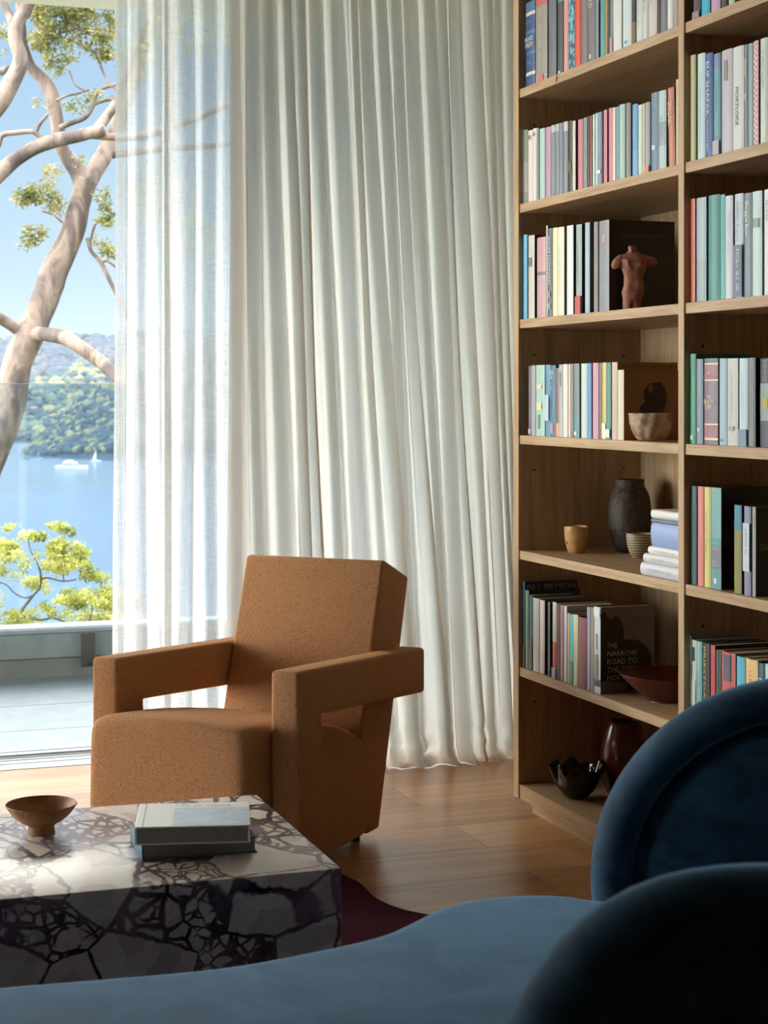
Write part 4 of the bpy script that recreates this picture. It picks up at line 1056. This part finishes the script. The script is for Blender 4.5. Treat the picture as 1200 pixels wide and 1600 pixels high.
# hammered pale bowl, fourth shelf
fy = on_x(974.5, 900, XF+.01).y; R = .054
v = on_y(1017.5, 680, fy-R-.006); p = Vector((v.x, fy-R-.006, SH[4]+.0003)); R = min(r_at(p, 68), fy-.004-p.y); H = h_at(p, 43)
g = thing('bowl', 'pale brown hammered clay bowl in front of the dark cover, fourth shelf', 'bowl', tuple(p))
def ham(a, r, z):
    return (r+(.0022*math.sin(11*a+z*190)*math.sin(z*260) if z > .006 else 0), z)
HAM = mottled('hammered_clay', (150,116,84), (206,186,164), 26, .55, .2, lo=.4, hi=.66)
lathe('bowl_body', [(.001,0)]+catmull([(R*.5,0),(R*.62,H*.06),(R*.84,H*.3),(R*.97,H*.65),(R*1.0,H*.96),(R*.97,H),(R*.92,H*.95),(R*.86,H*.5),(R*.5,H*.15)], 5)+[(.001,H*.12)], HAM, g, 64, fn=ham)
# wide dish, sixth shelf
fy = on_x(938.2, 900, XF+.01).y
R = .122; p = Vector((2.163, min(3.87, fy-.005-R), 0)); H = .066
g = thing('dish', 'wide dark red-brown wooden dish on the sixth shelf', 'dish', (p.x, p.y, SH[6]+.0003))
DISH = mottled('red_brown_lacquer', (66,26,20), (92,40,28), 18, .28)
lathe('dish_body', [(.001,0)]+catmull([(R*.45,0),(R*.46,H*.08),(R*.6,H*.28),(R*.84,H*.66),(R*1.0,H*.98),(R*.985,H*1.02),(R*.82,H*.74),(R*.6,H*.4),(R*.3,H*.2)], 5)+[(.001,H*.17)], DISH, g, 72)
# ruffled dark glass bowl, bottom shelf
p = solve_depth(901, 1247, 7); R = r_at(p, 80); H = h_at(p, 50)
g = thing('bowl', 'glossy black-brown bowl with a ruffled rim on the bottom shelf', 'bowl', (p.x, p.y, SH[7]+.0003))
def ruff(a, r, z):
    k = max(0, (z/H-.35)/.65)
    f = math.sin(5*a+.6)+.5*math.sin(8*a+1.9)+.35*math.sin(13*a)
    return (r*(1+.10*k*f), z+.0085*k*math.sin(6*a+.4)+.006*k*math.cos(9*a))
lathe('bowl_body', [(.001,.0)]+catmull([(R*.3,0),(R*.5,H*.10),(R*.78,H*.38),(R*.92,H*.68),(R*.98,H*.9),(R*1.02,H*1.0),(R*.95,H*.97),(R*.86,H*.72),(R*.72,H*.42),(R*.4,H*.14)], 5)+[(.001,H*.08)], plain('black_glass_glaze', (28,16,14), .08), g, 120, fn=ruff)
# burgundy vase, bottom shelf
p = solve_depth(975, 1240, 7); R = r_at(p, 74); H = h_at(p, 113)
p.x = min(p.x, XF+DEP-.09)
g = thing('vase', 'tall glossy burgundy vase tapering to the top on the bottom shelf', 'vase', (p.x, p.y, SH[7]+.0003))
lathe('vase_body', [(.001,0)]+catmull([(R*.66,0),(R*.74,H*.03),(R*.93,H*.25),(R*1.0,H*.48),(R*.92,H*.72),(R*.74,H*.92),(R*.62,H*.995),(R*.56,H),(R*.58,H*.95),(R*.8,H*.7)], 6), plain('burgundy_glaze', (84,34,38), .22), g, 64, ends=False)
# terracotta torso
fy = on_x(951.5, 900, XF+.01).y
v = on_y(990, 480, fy-.042); p = Vector((v.x, v.y, SH[3]+.0003)); H = h_at(p, 101); print('torso', v.x-XF, H)
g = thing('figurine', 'terracotta headless torso figurine before the black book cover', 'figurine', tuple(p))
g.rotation_euler = (0, 0, math.radians(-24))
def torso():
    # rings: height fraction, half width, half depth, x offset
    rings = [(0,.155,.125,-.03),(.06,.16,.13,-.03),(.16,.175,.14,-.02),(.27,.20,.155,-.01),(.36,.20,.15,0),(.46,.18,.13,.0),(.55,.185,.135,0),(.64,.225,.16,0),(.73,.275,.17,0),(.80,.30,.15,0),(.855,.25,.125,0),(.89,.13,.10,-.01),(.93,.085,.085,-.015),(.97,.08,.08,-.02),(1.0,.07,.07,-.02)]
    rings = catmull(rings, 3); seg = 28; V = []; Fc = []
    for (f, a, b, ox) in rings:
        for k in range(seg):
            t = 2*PI*k/seg; c, s = math.cos(t), math.sin(t)
            x = (a*.82*c+ox)*H; y = b*.85*s*H
            if s < 0 and .66 < f < .80: y -= .035*H*math.exp(-((abs(c)-.45)/.22)**2)      # chest
            if f < .24 and s < 0: y += .05*H*math.exp(-(c/.16)**2)*(1-f/.24)               # between the legs
            if s < 0 and .3 < f < .66: y += .012*H*math.exp(-(c/.12)**2)
            n_ = (noise.noise(Vector((c*2, s*2, f*9)))*.02+noise.noise(Vector((c*5, s*5, f*24)))*.012)*H
            V.append((x+n_*c, y+n_*s, f*H))
    for i in range(len(rings)-1):
        for k in range(seg):
            a_ = i*seg+k; b_ = i*seg+(k+1) % seg; Fc.append((a_, b_, b_+seg, a_+seg))
    Fc.append(tuple(range(seg))[::-1]); Fc.append(tuple(range((len(rings)-1)*seg, len(rings)*seg)))
    bm = bmesh.new(); vs = [bm.verts.new(v) for v in V]
    for f in Fc: bm.faces.new([vs[i] for i in f])
    for sx, tilt, ln in ((-1, .75, .17), (1, 1.45, .14)):          # arm stumps
        m = Matrix.Translation((sx*.23*H, -.02*H, .755*H)) @ Matrix.Rotation(sx*-tilt, 4, 'Y') @ Matrix.Scale(1.7, 4, (0,0,1))
        bmesh.ops.create_icosphere(bm, subdivisions=2, radius=.085*H, matrix=m)
    return bm
o = bm_obj('torso', torso(), mottled('terracotta', (132,82,66), (168,112,92), 50, .7, .3), g, 45)
# ------------------------------------------------------------------ curtains
def curtain(name, label, xa, xb, yc, nf, amp, over, drift, seed, mat, sub=14, zt=2.692, group='sheer linen curtains', flare=0.0):
    rd = random.Random(seed)
    wts = [rd.uniform(.55, 1.6) for _ in range(nf)]; tot = sum(wts)
    ed = [0]
    for w_ in wts: ed.append(ed[-1]+w_/tot)
    am = [amp*rd.uniform(.45, 1.25) for _ in range(nf)]; ov = [over*rd.choice((.15, .5, .8, 1.1, 1.7)) for _ in range(nf)]
    dr = [rd.uniform(-1, 1) for _ in range(nf)]
    c1 = [rd.uniform(0, 6.28) for _ in range(nf)]
    def fold(i, lst): return lst[max(0, min(nf-1, i))]
    zs = [zt]+[zt-(zt-.14)*k/30 for k in range(1, 31)]+[.14-.14*k/7 for k in range(1, 8)]
    L_ = zt+.022; V = []; Fc = []
    cols = nf*sub
    lens = [zt*k/30*.95 for k in range(31)]
    nrow = 44
    for j in range(nrow):
        ell = L_*((j/(nrow-10)*.94) if j <= nrow-10 else .94+.06*(j-(nrow-10))/9)
        for i in range(cols+1):
            f = i/sub; k = min(nf-1, int(f)); u = f-k
            s = ed[k]+(ed[k+1]-ed[k])*u
            wk = ed[k+1]-ed[k]
            # smooth blend of the per-fold values
            uu = u*u*(3-2*u)
            def bl(lst):
                a = .5*(fold(k-1, lst)+fold(k, lst)); b = .5*(fold(k, lst)+fold(k+1, lst)); m = fold(k, lst)
                return a*(1-u)*(1-u)+2*m*u*(1-u)+b*u*u
            tt = ell/L_; ph = 2*PI*u+.35*math.sin(tt*3+bl(c1))
            grow = .55+.45*min(1, tt*3)
            x = xa+(xb-xa)*s + wk*(xb-xa)*bl(ov)*grow*math.sin(2*PI*u)*1.0
            x += drift*tt**1.25*math.sin(PI*min(1,max(0,s)))**.8*(1+.35*bl(dr)) + .006*math.sin(tt*5+k*2.1)*grow
            x += flare*(s-.5)*tt*tt
            fs = s*(xb-xa)
            y = yc + .0042*math.sin(fs*260+2*math.sin(tt*4+k))*(.6+.4*math.sin(fs*37)) + bl(am)*grow*math.cos(ph) + .006*noise.noise(Vector((x*14, tt*3, seed)))
            z = zt-ell
            lim = .03
            if z < lim:      # the hem just rests on the boards and kicks forward
                e = lim-z
                wr = noise.noise(Vector((x*20, 2.5, seed+3)))
                y = y-.9*e*(.6+wr)
                z = max(.0025, lim-e*.62+.010*noise.noise(Vector((x*16, 1.5, seed)))*e/.04)
            elif z < .25:
                k2 = (.25-z)/.22
                y += .020*k2*noise.noise(Vector((x*24, z*26, seed+5)))
                x += .014*k2*noise.noise(Vector((x*18, z*22, seed+7)))
            V.append((x, y, z))
    n = cols+1
    for j in range(nrow-1):
        for i in range(cols):
            a = j*n+i; Fc.append((a, a+1, a+n+1, a+n))
    o = py_obj(name, V, Fc, mat, None, True)
    tag(o, label, 'curtain', group)
    return o
xL = on_y(181, 500, 5.22).x; xM = on_y(368, 500, 5.22).x
curtain('curtain', 'sheer single-layer linen curtain at the open door, the left one', xL, xM+.05, 5.24, 6, .024, .16, .0, 5, LINEN)
curtain('curtain', 'full gathered off-white linen curtain between armchair and bookcase', xM-.03, XR-.03, 5.17, 21, .027, .21, .17, 33, LINEN_D, 24)
rl = box('curtain_track', (XL+.3, 5.12, 2.695), (XR, 5.30, 2.72), FR)
tag(rl, 'white curtain track on the ceiling', 'curtain track')
# ------------------------------------------------------------------ outside
grd = random.Random(3)
SEA = -26.0
def ramp3(p, q, t): return p+(q-p)*t
# water
t = NT('harbour_water'); co = t.coords((1, 1, 1))
n1 = t.add('ShaderNodeTexNoise', Scale=.12, Detail=5, Roughness=.6); t.link(co, n1.inputs['Vector'])
t.b.inputs['Base Color'].default_value = lin((66,92,126)); t.b.inputs['Roughness'].default_value = .12
t.bump(n1.outputs['Fac'], .35, .6)
def gq(name, pts, mat, label, cat):
    return structure(py_obj(name, pts, [tuple(range(len(pts)))], mat), label, cat)
wp = [c2w(X, Z, SEA) for X, Z in ((-1500,40),(1500,40),(3000,4500),(-3000,4500))]
gq('harbour_water', wp, t.m, 'calm pale blue harbour water beyond the terrace', 'water')
# slope under the house
SL = mottled('bush_slope', (74,84,50), (116,112,72), .8, .95)
V = []; Fc = []; prof = [(7.7,-1.6),(9,-3.2),(14,-6),(30,-13),(70,-21),(130,-25.5),(170,-27)]
for (y, z) in prof:
    for i in range(25):
        x = -60+120*i/24; V.append((x, y, z+.5*noise.noise(Vector((x*.1, y*.2, 0)))))
for j in range(len(prof)-1):
    for i in range(24):
        a = j*25+i; Fc.append((a, a+1, a+26, a+25))
structure(py_obj('hillside', V, Fc, SL, None, True), 'bushy slope falling from the terrace to the water', 'slope')

# ---- far shores
def interp(L_, x):
    for (a, b), (c, d) in zip(L_[:-1], L_[1:]):
        if a <= x <= c: return b+(d-b)*(x-a)/(c-a)
    return L_[0][1] if x < L_[0][0] else L_[-1][1]
def shore(name, label, base, top, Zs, Zr, x0, x1, nx, mat, amp, crown=None):
    """terrain from a shore line (pixel rows 'base') back to a ridge (pixel rows 'top')"""
    V = []; Fc = []; ny = 14; P = {}
    for i in range(nx+1):
        px = x0+(x1-x0)*i/nx
        pb = at(px, interp(base, px), (EYE-SEA)*F/(interp(base, px)-HZ)) if Zs is None else at(px, interp(base, px), Zs)
        Zb = (EYE-SEA)*F/max(8, (interp(base, px)-HZ)); pb = at(px, HZ+(EYE-SEA)*F/Zb, Zb)
        pt = at(px, interp(top, px), Zr)
        for j in range(ny+1):
            u = j/ny; q = pb.lerp(pt, u); q.z = pb.z-1+(pt.z-pb.z+1)*(u**.75)
            q.z += amp*noise.noise(Vector((q.x*.02, q.y*.02, 0)))*math.sin(PI*u)+amp*.35*noise.noise(Vector((q.x*.07, q.y*.07, 1)))*min(1, u*3)*(1-u*.4)
            V.append(q); P[i, j] = q
        b = c2w(1, 0) ; back = pt+Vector((SA, CA, 0))*120; back.z = SEA-1; V.append(back)
    n = ny+2
    for i in range(nx):
        for j in range(n-1):
            a = i*n+j; Fc.append((a, a+1, a+n+1, a+n))
    structure(py_obj(name, V, Fc, mat, None, True), label, 'hill')
    return P, nx, ny
def crowns(name, label, P, nx, ny, cnt, size, mats, u0=0.02):
    ib = bmesh.new(); bmesh.ops.create_icosphere(ib, subdivisions=1, radius=1.0)
    IV = [v.co.copy() for v in ib.verts]; IF = [tuple(v.index for v in f.verts) for f in ib.faces]; ib.free()
    V = []; Fc = []; M = []
    for k in range(cnt):
        i = grd.uniform(0, nx-.01); j = grd.uniform(ny*u0, ny-.01); a, b = int(i), int(j)
        p = P[a, b].lerp(P[a+1, b], i-a).lerp(P[a, b+1].lerp(P[a+1, b+1], i-a), j-b)
        s = size*grd.uniform(.5, 1.35); sy = grd.uniform(.8, 1.2); sz = grd.uniform(.55, .9); bi = len(V); an = grd.uniform(0, 6); c_, s_ = math.cos(an), math.sin(an)
        for v in IV:
            x = v.x+grd.uniform(-.2, .2); y = v.y*sy+grd.uniform(-.2, .2); z = v.z*sz+grd.uniform(-.15, .2)
            V.append((p.x+s*(x*c_-y*s_), p.y+s*(x*s_+y*c_), p.z+s*(z+.35)))
        mi = grd.randrange(len(mats))
        for f in IF: Fc.append(tuple(bi+q for q in f)); M.append(mi)
    o = py_obj(name, V, Fc, mats, None, True, M); o['kind'] = 'stuff'; o['label'] = label; o['category'] = 'bushland'
FARM = mottled('far_bush_haze_tint', (44,50,62), (54,58,68), .02, 1, spec=0)  # blue of distance haze put into the hill base colours
MIDM = mottled('mid_bush_haze_tint', (38,50,58), (50,62,66), .04, 1, spec=0)
NEARM = mottled('near_bush_haze_tint', (26,38,50), (34,46,58), .05, 1, spec=0)
def bush(c): return plain('bush_crown_haze_tint', tuple(int(v*BK) for v in c), 1.0, 0, 0.0)  # crown colours also carry the distance haze as a blue tint
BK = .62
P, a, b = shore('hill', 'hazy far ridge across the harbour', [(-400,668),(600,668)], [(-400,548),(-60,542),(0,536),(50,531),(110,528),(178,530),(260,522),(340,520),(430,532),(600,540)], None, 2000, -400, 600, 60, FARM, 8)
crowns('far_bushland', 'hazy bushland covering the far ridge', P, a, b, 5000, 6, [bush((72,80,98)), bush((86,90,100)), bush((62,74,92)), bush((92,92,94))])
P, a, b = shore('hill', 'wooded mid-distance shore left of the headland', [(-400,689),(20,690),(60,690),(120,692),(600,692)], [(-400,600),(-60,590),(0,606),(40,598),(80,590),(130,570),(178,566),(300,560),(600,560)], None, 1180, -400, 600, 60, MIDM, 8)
crowns('mid_bushland', 'bushland on the mid-distance shore with haze tint in its colour', P, a, b, 5000, 3.4, [bush((72,92,100)), bush((104,114,100)), bush((134,138,108)), bush((62,84,98))])
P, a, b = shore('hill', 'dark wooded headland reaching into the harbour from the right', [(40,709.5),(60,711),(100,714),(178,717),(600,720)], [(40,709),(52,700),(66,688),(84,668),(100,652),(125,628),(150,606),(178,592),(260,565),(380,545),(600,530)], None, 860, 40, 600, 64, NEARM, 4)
crowns('headland_bushland', 'bushland on the headland with blue haze tint in its colour', P, a, b, 5000, 2.5, [bush((118,126,104)), bush((48,68,88)), bush((66,82,90)), bush((104,112,86)), bush((44,62,84)), bush((56,76,94))], .05)
# ---- boats
WB_ = plain('boat_white', (150,155,160), .5)
def hull(L_, B_, H_):
    bm = bmesh.new(); secs = []
    for k in range(9):
        u = k/8; x = (u-.5)*L_; wd = B_/2*(1-u**3)**.5 if u < 1 else .02; wd = max(.02, wd)
        secs.append([bm.verts.new((x, -wd, H_)), bm.verts.new((x, -wd*.7, 0)), bm.verts.new((x, wd*.7, 0)), bm.verts.new((x, wd, H_))])
    bm.faces.new(secs[0]); bm.faces.new(secs[-1][::-1])
    for a_, b_ in zip(secs[:-1], secs[1:]):
        for i in range(4): bm.faces.new((a_[i], a_[(i+1) % 4], b_[(i+1) % 4], b_[i]))
    return bm
p = on_z(112, 733, SEA)
bt = thing('motor_boat', 'white motor cruiser on the water below the headland', 'boat', (p.x, p.y, SEA+.05), -YAW+.1)
bm_obj('hull', hull(12, 3.4, 1.3), WB_, bt)
bm = bmesh.new(); add_box(bm, (-3.2,-1.1,1.3), (2.2,1.1,2.5), .3, 2); add_box(bm, (-2.2,-.9,2.5), (.6,.9,3.2), .2, 2); bm_obj('cabin', bm, WB_, bt)
box('window_band', (-3.0,-1.13,1.7), (2.0,-1.09,2.15), plain('boat_glass', (50,60,70), .2), bt)
p = on_z(150, 721, SEA)
bt = thing('sailing_boat', 'tiny white sailing boat moored by the headland shore', 'boat', (p.x, p.y, SEA+.05), -YAW)
bm_obj('hull', hull(4.2, 1.4, .5), WB_, bt)
V = []; Fc = []; tube_into(V, Fc, [(0,0,.4),(0,0,4.6)], .06, 6); py_obj('mast', V, Fc, WB_, bt)
py_obj('sail', [(-.05,0,.8),(-1.5,.04,.9),(-.05,0,4.3)], [(0,1,2)], WB_, bt)

# ---- trees
def tube_tree(name, paths, mat, root, seg=10, fine=5):
    V = []; Fc = []
    for P_ in paths:
        P_ = list(P_); (ax, ay, ar, aZ), (bx, by, br, bZ) = P_[-2], P_[-1]
        if br > 1.9 and (bx > 184 or by < -5):      # let the limb run out to a thin end
            q = 70/max(1, math.hypot(bx-ax, by-ay)); ux, uy = (bx-ax)*q, (by-ay)*q
            P_ += [(bx+ux, by+uy-8, br*.55, bZ), (bx+ux*2.1, by+uy*1.8-30, br*.28, bZ), (bx+ux*3, by+uy*2.4-60, br*.1, bZ)]
        pts = catmull([(at(px, py, Z)-root)[:]+(r*Z/F,) for px, py, r, Z in P_], fine)
        pp = [Vector(q[:3])+Vector((noise.noise(Vector(q[:3])*3), 0, noise.noise(Vector(q[:3])*3+Vector((5,0,0)))))*q[3]*.35 for q in pts]
        tube_into(V, Fc, pp, [q[3]*(1+.12*noise.noise(Vector(q[:3])*6)) for q in pts], seg)
    return V, Fc
def leaves(V, Fc, c, rad, cnt, ln, wd, rnd, root, droop=.4, flat=1.0):
    for _ in range(cnt):
        while True:
            q = Vector((rnd.uniform(-1,1), rnd.uniform(-1,1), rnd.uniform(-1,1)))
            if q.length < 1: break
        # clumpy
        q = Vector((q.x*rad[0], q.y*rad[0]*1.1, q.z*rad[1]*flat))
        p = c+q-root
        if noise.noise((p+Vector((3,1,2)))*7.5)+.5*noise.noise(p*19) < rnd.uniform(-.25,.12): continue
        d = Vector((rnd.gauss(0,1), rnd.gauss(0,1), rnd.gauss(-droop,.7))).normalized()
        s = d.cross(Vector((rnd.gauss(0,1), rnd.gauss(0,1), rnd.gauss(0,1)))).normalized()*wd*rnd.uniform(.6,1.2)
        l = ln*rnd.uniform(.6, 1.25); b = len(V)
        V += [p, p+d*l*.45+s, p+d*l, p+d*l*.45-s]; Fc.append((b, b+1, b+2, b+3))
def gumbark():
    t = NT('gum_bark'); co = t.coords((1,1,.45))
    n = t.add('ShaderNodeTexNoise', Scale=5.0, Detail=6, Roughness=.6, Distortion=.6); t.link(co, n.inputs['Vector'])
    r = t.ramp(n.outputs['Fac'], [(.32, lin((44,39,40))), (.46, lin((66,59,59))), (.56, lin((104,93,87))), (.7, lin((56,54,57)))])
    t.link(r.outputs[0], t.b.inputs['Base Color']); t.b.inputs['Roughness'].default_value = .8; t.bump(n.outputs['Fac'], .5, .03); return t.m
BARK = gumbark()
Zt = 13.0
paths = [
 [(-420,2300,52,11.6),(-330,1700,44,11.8),(-200,1250,36,12.2),(-95,960,30,12.6),(-40,820,27,12.8),(-12,720,25,Zt),(8,650,24,Zt),(24,580,24,Zt),(42,530,23,Zt),(62,480,22,Zt),(92,415,21,Zt),(112,365,19,Zt),(124,320,18,Zt),(136,280,17,Zt)],
 [(132,300,14,Zt),(121,268,13,Zt),(106,245,12,Zt),(95,225,11,Zt),(88,180,11,Zt),(82,145,10.5,Zt),(66,122,10,Zt),(48,104,9,Zt),(38,72,8,Zt),(34,46,7.5,Zt),(30,10,7,Zt),(24,-60,6,Zt)],
 [(134,290,16,Zt),(150,262,15,Zt+.1),(166,236,14,Zt+.2),(180,195,13,Zt+.3),(200,140,12,Zt+.4),(228,60,10,Zt+.5),(262,-60,8,Zt+.6)],
 [(-140,400,16,12.4),(-60,330,15,12.5),(-2,272,13,12.6),(38,240,12,12.6),(85,220,11.5,12.6),(128,210,11,12.6),(163,203,9,12.6)],
 [(145,207,8,12.6),(165,185,7.5,12.7),(178,165,7,12.7),(196,120,6,12.8),(220,60,5,12.8)],
 [(-60,215,20,12.2),(-20,180,17,12.2),(4,152,15,12.2),(20,122,13.5,12.2),(31,92,12,12.2),(24,60,11,12.2),(27,36,10.5,12.2),(44,4,10,12.2),(60,-50,9,12.2)],
 [(24,44,8,12.2),(10,14,7,12.2),(-6,-20,6,12.2)],
 [(0,113,6,12.9),(20,104,5,12.9),(40,100,4.5,12.9)],
 [(-80,470,8,12.8),(-20,487,9,12.8),(10,502,9,12.9),(34,520,10,Zt)],
 [(40,524,13,Zt),(66,523,12,12.9),(100,526,12,12.8),(124,541,11,12.7),(150,562,11,12.7),(182,588,10,12.6),(235,630,8,12.5),(300,665,5,12.4)],
 [(-30,250,3.5,12.8),(-4,232,3.5,12.8),(4,212,4,12.8),(28,208,4,12.8),(52,207,4.2,12.8),(66,216,4,12.8),(84,224,3.5,12.8)],
 [(57,209,3.4,12.8),(62,196,3,12.8),(76,178,2.4,12.8)],
 [(94,200,4.5,12.9),(112,192,4.2,12.9),(132,184,4,12.9),(144,168,3.8,12.9),(150,148,3.5,12.9),(162,137,3.2,12.9),(182,132,3,12.9)],
 [(146,164,3,12.9),(160,158,2.6,12.9),(184,154,2.4,12.9)],
 [(88,158,2,12.9),(104,150,1.8,12.9),(122,146,1.7,12.9),(140,140,1.5,12.9)],
 [(137,372,3.4,Zt),(143,392,3.4,Zt),(158,410,3.4,Zt),(172,440,3.2,Zt),(190,478,2.8,Zt),(215,520,2.2,Zt)],
 [(159,410,2.2,Zt),(168,408,2,Zt),(184,420,1.8,Zt)],
 [(140,390,2,Zt),(148,352,2,Zt),(165,340,1.8,Zt),(185,336,1.5,Zt)],
 [(115,344,2,Zt),(98,347,1.8,Zt),(84,336,1.5,Zt),(66,330,1.3,Zt)],
 [(150,86,2,12.9),(160,110,2,12.9),(170,130,2,12.9),(182,138,2,12.9)],
 [(108,110,1.8,12.9),(118,132,1.8,12.9),(132,142,1.6,12.9)],
 [(100,60,2,12.9),(128,70,2,12.9),(152,84,2,12.9)],
 [(118,208,6,12.6),(196,215,7,12.7),(260,200,7,12.8),(340,170,6,12.9)],
 [(176,240,7,13),(240,234,6,13),(340,226,5,13)],
]
root = c2w((-420-600)/F*11.6, 11.6, -5.0)
# straighten the root so that it meets the ground
gt = thing('gum_tree', 'tall gum tree with smooth pinkish-grey curving limbs beyond the balustrade', 'tree', tuple(root))
V, Fc = tube_tree('trunk', paths, BARK, root)
py_obj('trunk', V, Fc, BARK, gt, True)
lr = random.Random(8); V = []; Fc = []
for px, py, rx, ry, n_ in [(60,20,16,14,260),(100,8,34,22,900),(80,38,24,22,700),(68,62,20,16,420),(92,80,22,20,460),(128,22,26,22,650),(150,52,16,14,240),(172,40,12,16,260),(174,70,9,16,160),(128,62,18,16,260),(160,84,12,12,130),(84,104,14,12,160),(150,8,26,12,400),(12,50,12,10,120),
   (66,300,22,16,420),(40,308,16,12,190),(86,318,14,14,180),(46,372,16,18,300),(58,358,12,12,120),(80,270,14,12,100),(125,252,12,9,50),(164,310,12,14,170),(168,345,12,16,180),(160,372,12,16,150),(172,392,10,10,80),
   (122,160,18,14,90),(150,150,16,10,60),(62,160,10,8,30),
   (230,70,50,50,800),(320,40,50,40,600),(240,300,40,40,400),(300,370,40,30,300),(120,-60,90,50,1500),(20,-50,60,40,800),(-60,60,60,60,700),(-80,330,60,50,500)]:
    leaves(V, Fc, at(px, py, 12.9), (rx*1.25*12.9/F, ry*1.2*12.9/F), int(n_*1.7), .052, .0075, lr, root)
GUML = leafmat('gum_leaves', (74,84,44), (106,110,60), (138,130,82), .4)
py_obj('foliage', V, Fc, GUML, gt)
# yellow-green tree below the terrace
Zy = 11.0
root = c2w((30-600)/F*Zy, Zy, -4.6)
yt = thing('feathery_tree', 'sunlit yellow-green feathery tree just below the terrace wall', 'tree', tuple(root))
dk = mottled('dark_bark', (66,62,54), (92,86,72), 12, .9)
paths = [[(30,1760,12,Zy),(24,1400,10,Zy),(26,1100,8,Zy),(30,985,5,Zy),(34,955,3,Zy),(44,940,2.4,Zy),(52,930,2,Zy),(62,918,1.8,Zy),(64,902,1.6,Zy),(60,884,1.3,Zy),(48,860,1,Zy),(44,840,.8,Zy)],
 [(52,930,1.8,Zy),(38,934,1.4,Zy),(22,926,1.2,Zy),(10,914,1,Zy),(-6,908,1,Zy)],[(62,905,1.5,Zy),(76,903,1.3,Zy),(98,908,1.1,Zy),(120,905,1,Zy)],
 [(30,960,3,Zy),(60,968,2,Zy),(84,966,1.6,Zy),(110,974,1.3,Zy),(140,972,1,Zy)],[(27,1000,4,Zy),(80,1000,3,Zy),(130,985,2,Zy),(144,955,1.5,Zy),(142,930,1,Zy)],
 [(27,1010,4,Zy),(-20,990,3,Zy),(-40,940,2,Zy),(-30,880,1.2,Zy)],[(100,908,1,Zy),(96,885,1,Zy),(92,862,.8,Zy),(104,830,.6,Zy)],[(130,985,2,Zy),(160,960,1.4,Zy),(200,950,1,Zy)]]
V, Fc = tube_tree('trunk', paths, dk, root, 8)
py_obj('trunk', V, Fc, dk, yt, True)
V = []; Fc = []
for px, py, rx, ry, n_ in [(10,824,5,4,90),(22,822,5,4,60),(42,835,11,6,380),(60,838,10,5,300),(84,822,7,4,150),(98,822,10,6,260),(108,832,8,5,150),(10,856,14,9,600),(4,872,12,8,420),(28,872,12,8,420),(38,882,10,6,250),(54,866,6,5,100),
   (98,852,16,8,600),(118,862,16,9,700),(86,866,12,7,300),(108,876,16,8,500),(80,884,12,7,300),(98,890,12,6,260),(130,884,14,8,500),(142,896,14,8,450),(154,904,12,8,380),(56,912,16,7,500),(64,922,12,5,260),(112,926,12,6,260),(120,938,20,7,520),(98,938,10,5,160),(146,928,14,7,380),(158,936,14,9,520),(168,950,12,9,520),(170,922,9,5,160),(116,962,14,7,300),(138,964,12,7,260),(160,964,10,5,200),
   (60,958,20,7,420),(92,956,16,7,380),(134,948,18,8,420),(30,900,12,6,250),(10,966,26,7,700),(44,970,14,6,260),(70,948,8,4,80),(0,892,10,5,150),(24,960,10,5,150),(-30,870,30,30,1500),(-40,940,30,30,1200),(20,1000,70,24,2500),(120,1000,60,20,1800),(196,940,20,14,700),(200,975,24,14,700)]:
    leaves(V, Fc, at(px, py, Zy+lr.uniform(-.25,.25)), (rx*1.5*Zy/F, ry*1.5*Zy/F), int(n_*1.5), .030, .0062, lr, root, droop=-.1)
py_obj('foliage', V, Fc, leafmat('yellow_green_leaves', (112,120,44), (158,158,74), (190,186,108), .4), yt)

if HZV > 0:
    t = NT('sea_haze'); t.n.remove(t.b)
    v = t.add('ShaderNodeVolumeScatter'); v.inputs['Color'].default_value = (.55, .74, 1, 1); v.inputs['Density'].default_value = HZV; v.inputs['Anisotropy'].default_value = 0.0
    t.link(v.outputs[0], t.out.inputs['Volume'])
    a = c2w(0, 1500, 0)
    o = box('sea_haze', (-1800, -1430, SEA), (1800, 700, 60), t.m); o.location = (a.x, a.y, 0); o.rotation_euler = (0, 0, -YAW)
    tag(o, 'thin blue haze hanging over the harbour and its far shores', 'haze', None, 'structure')
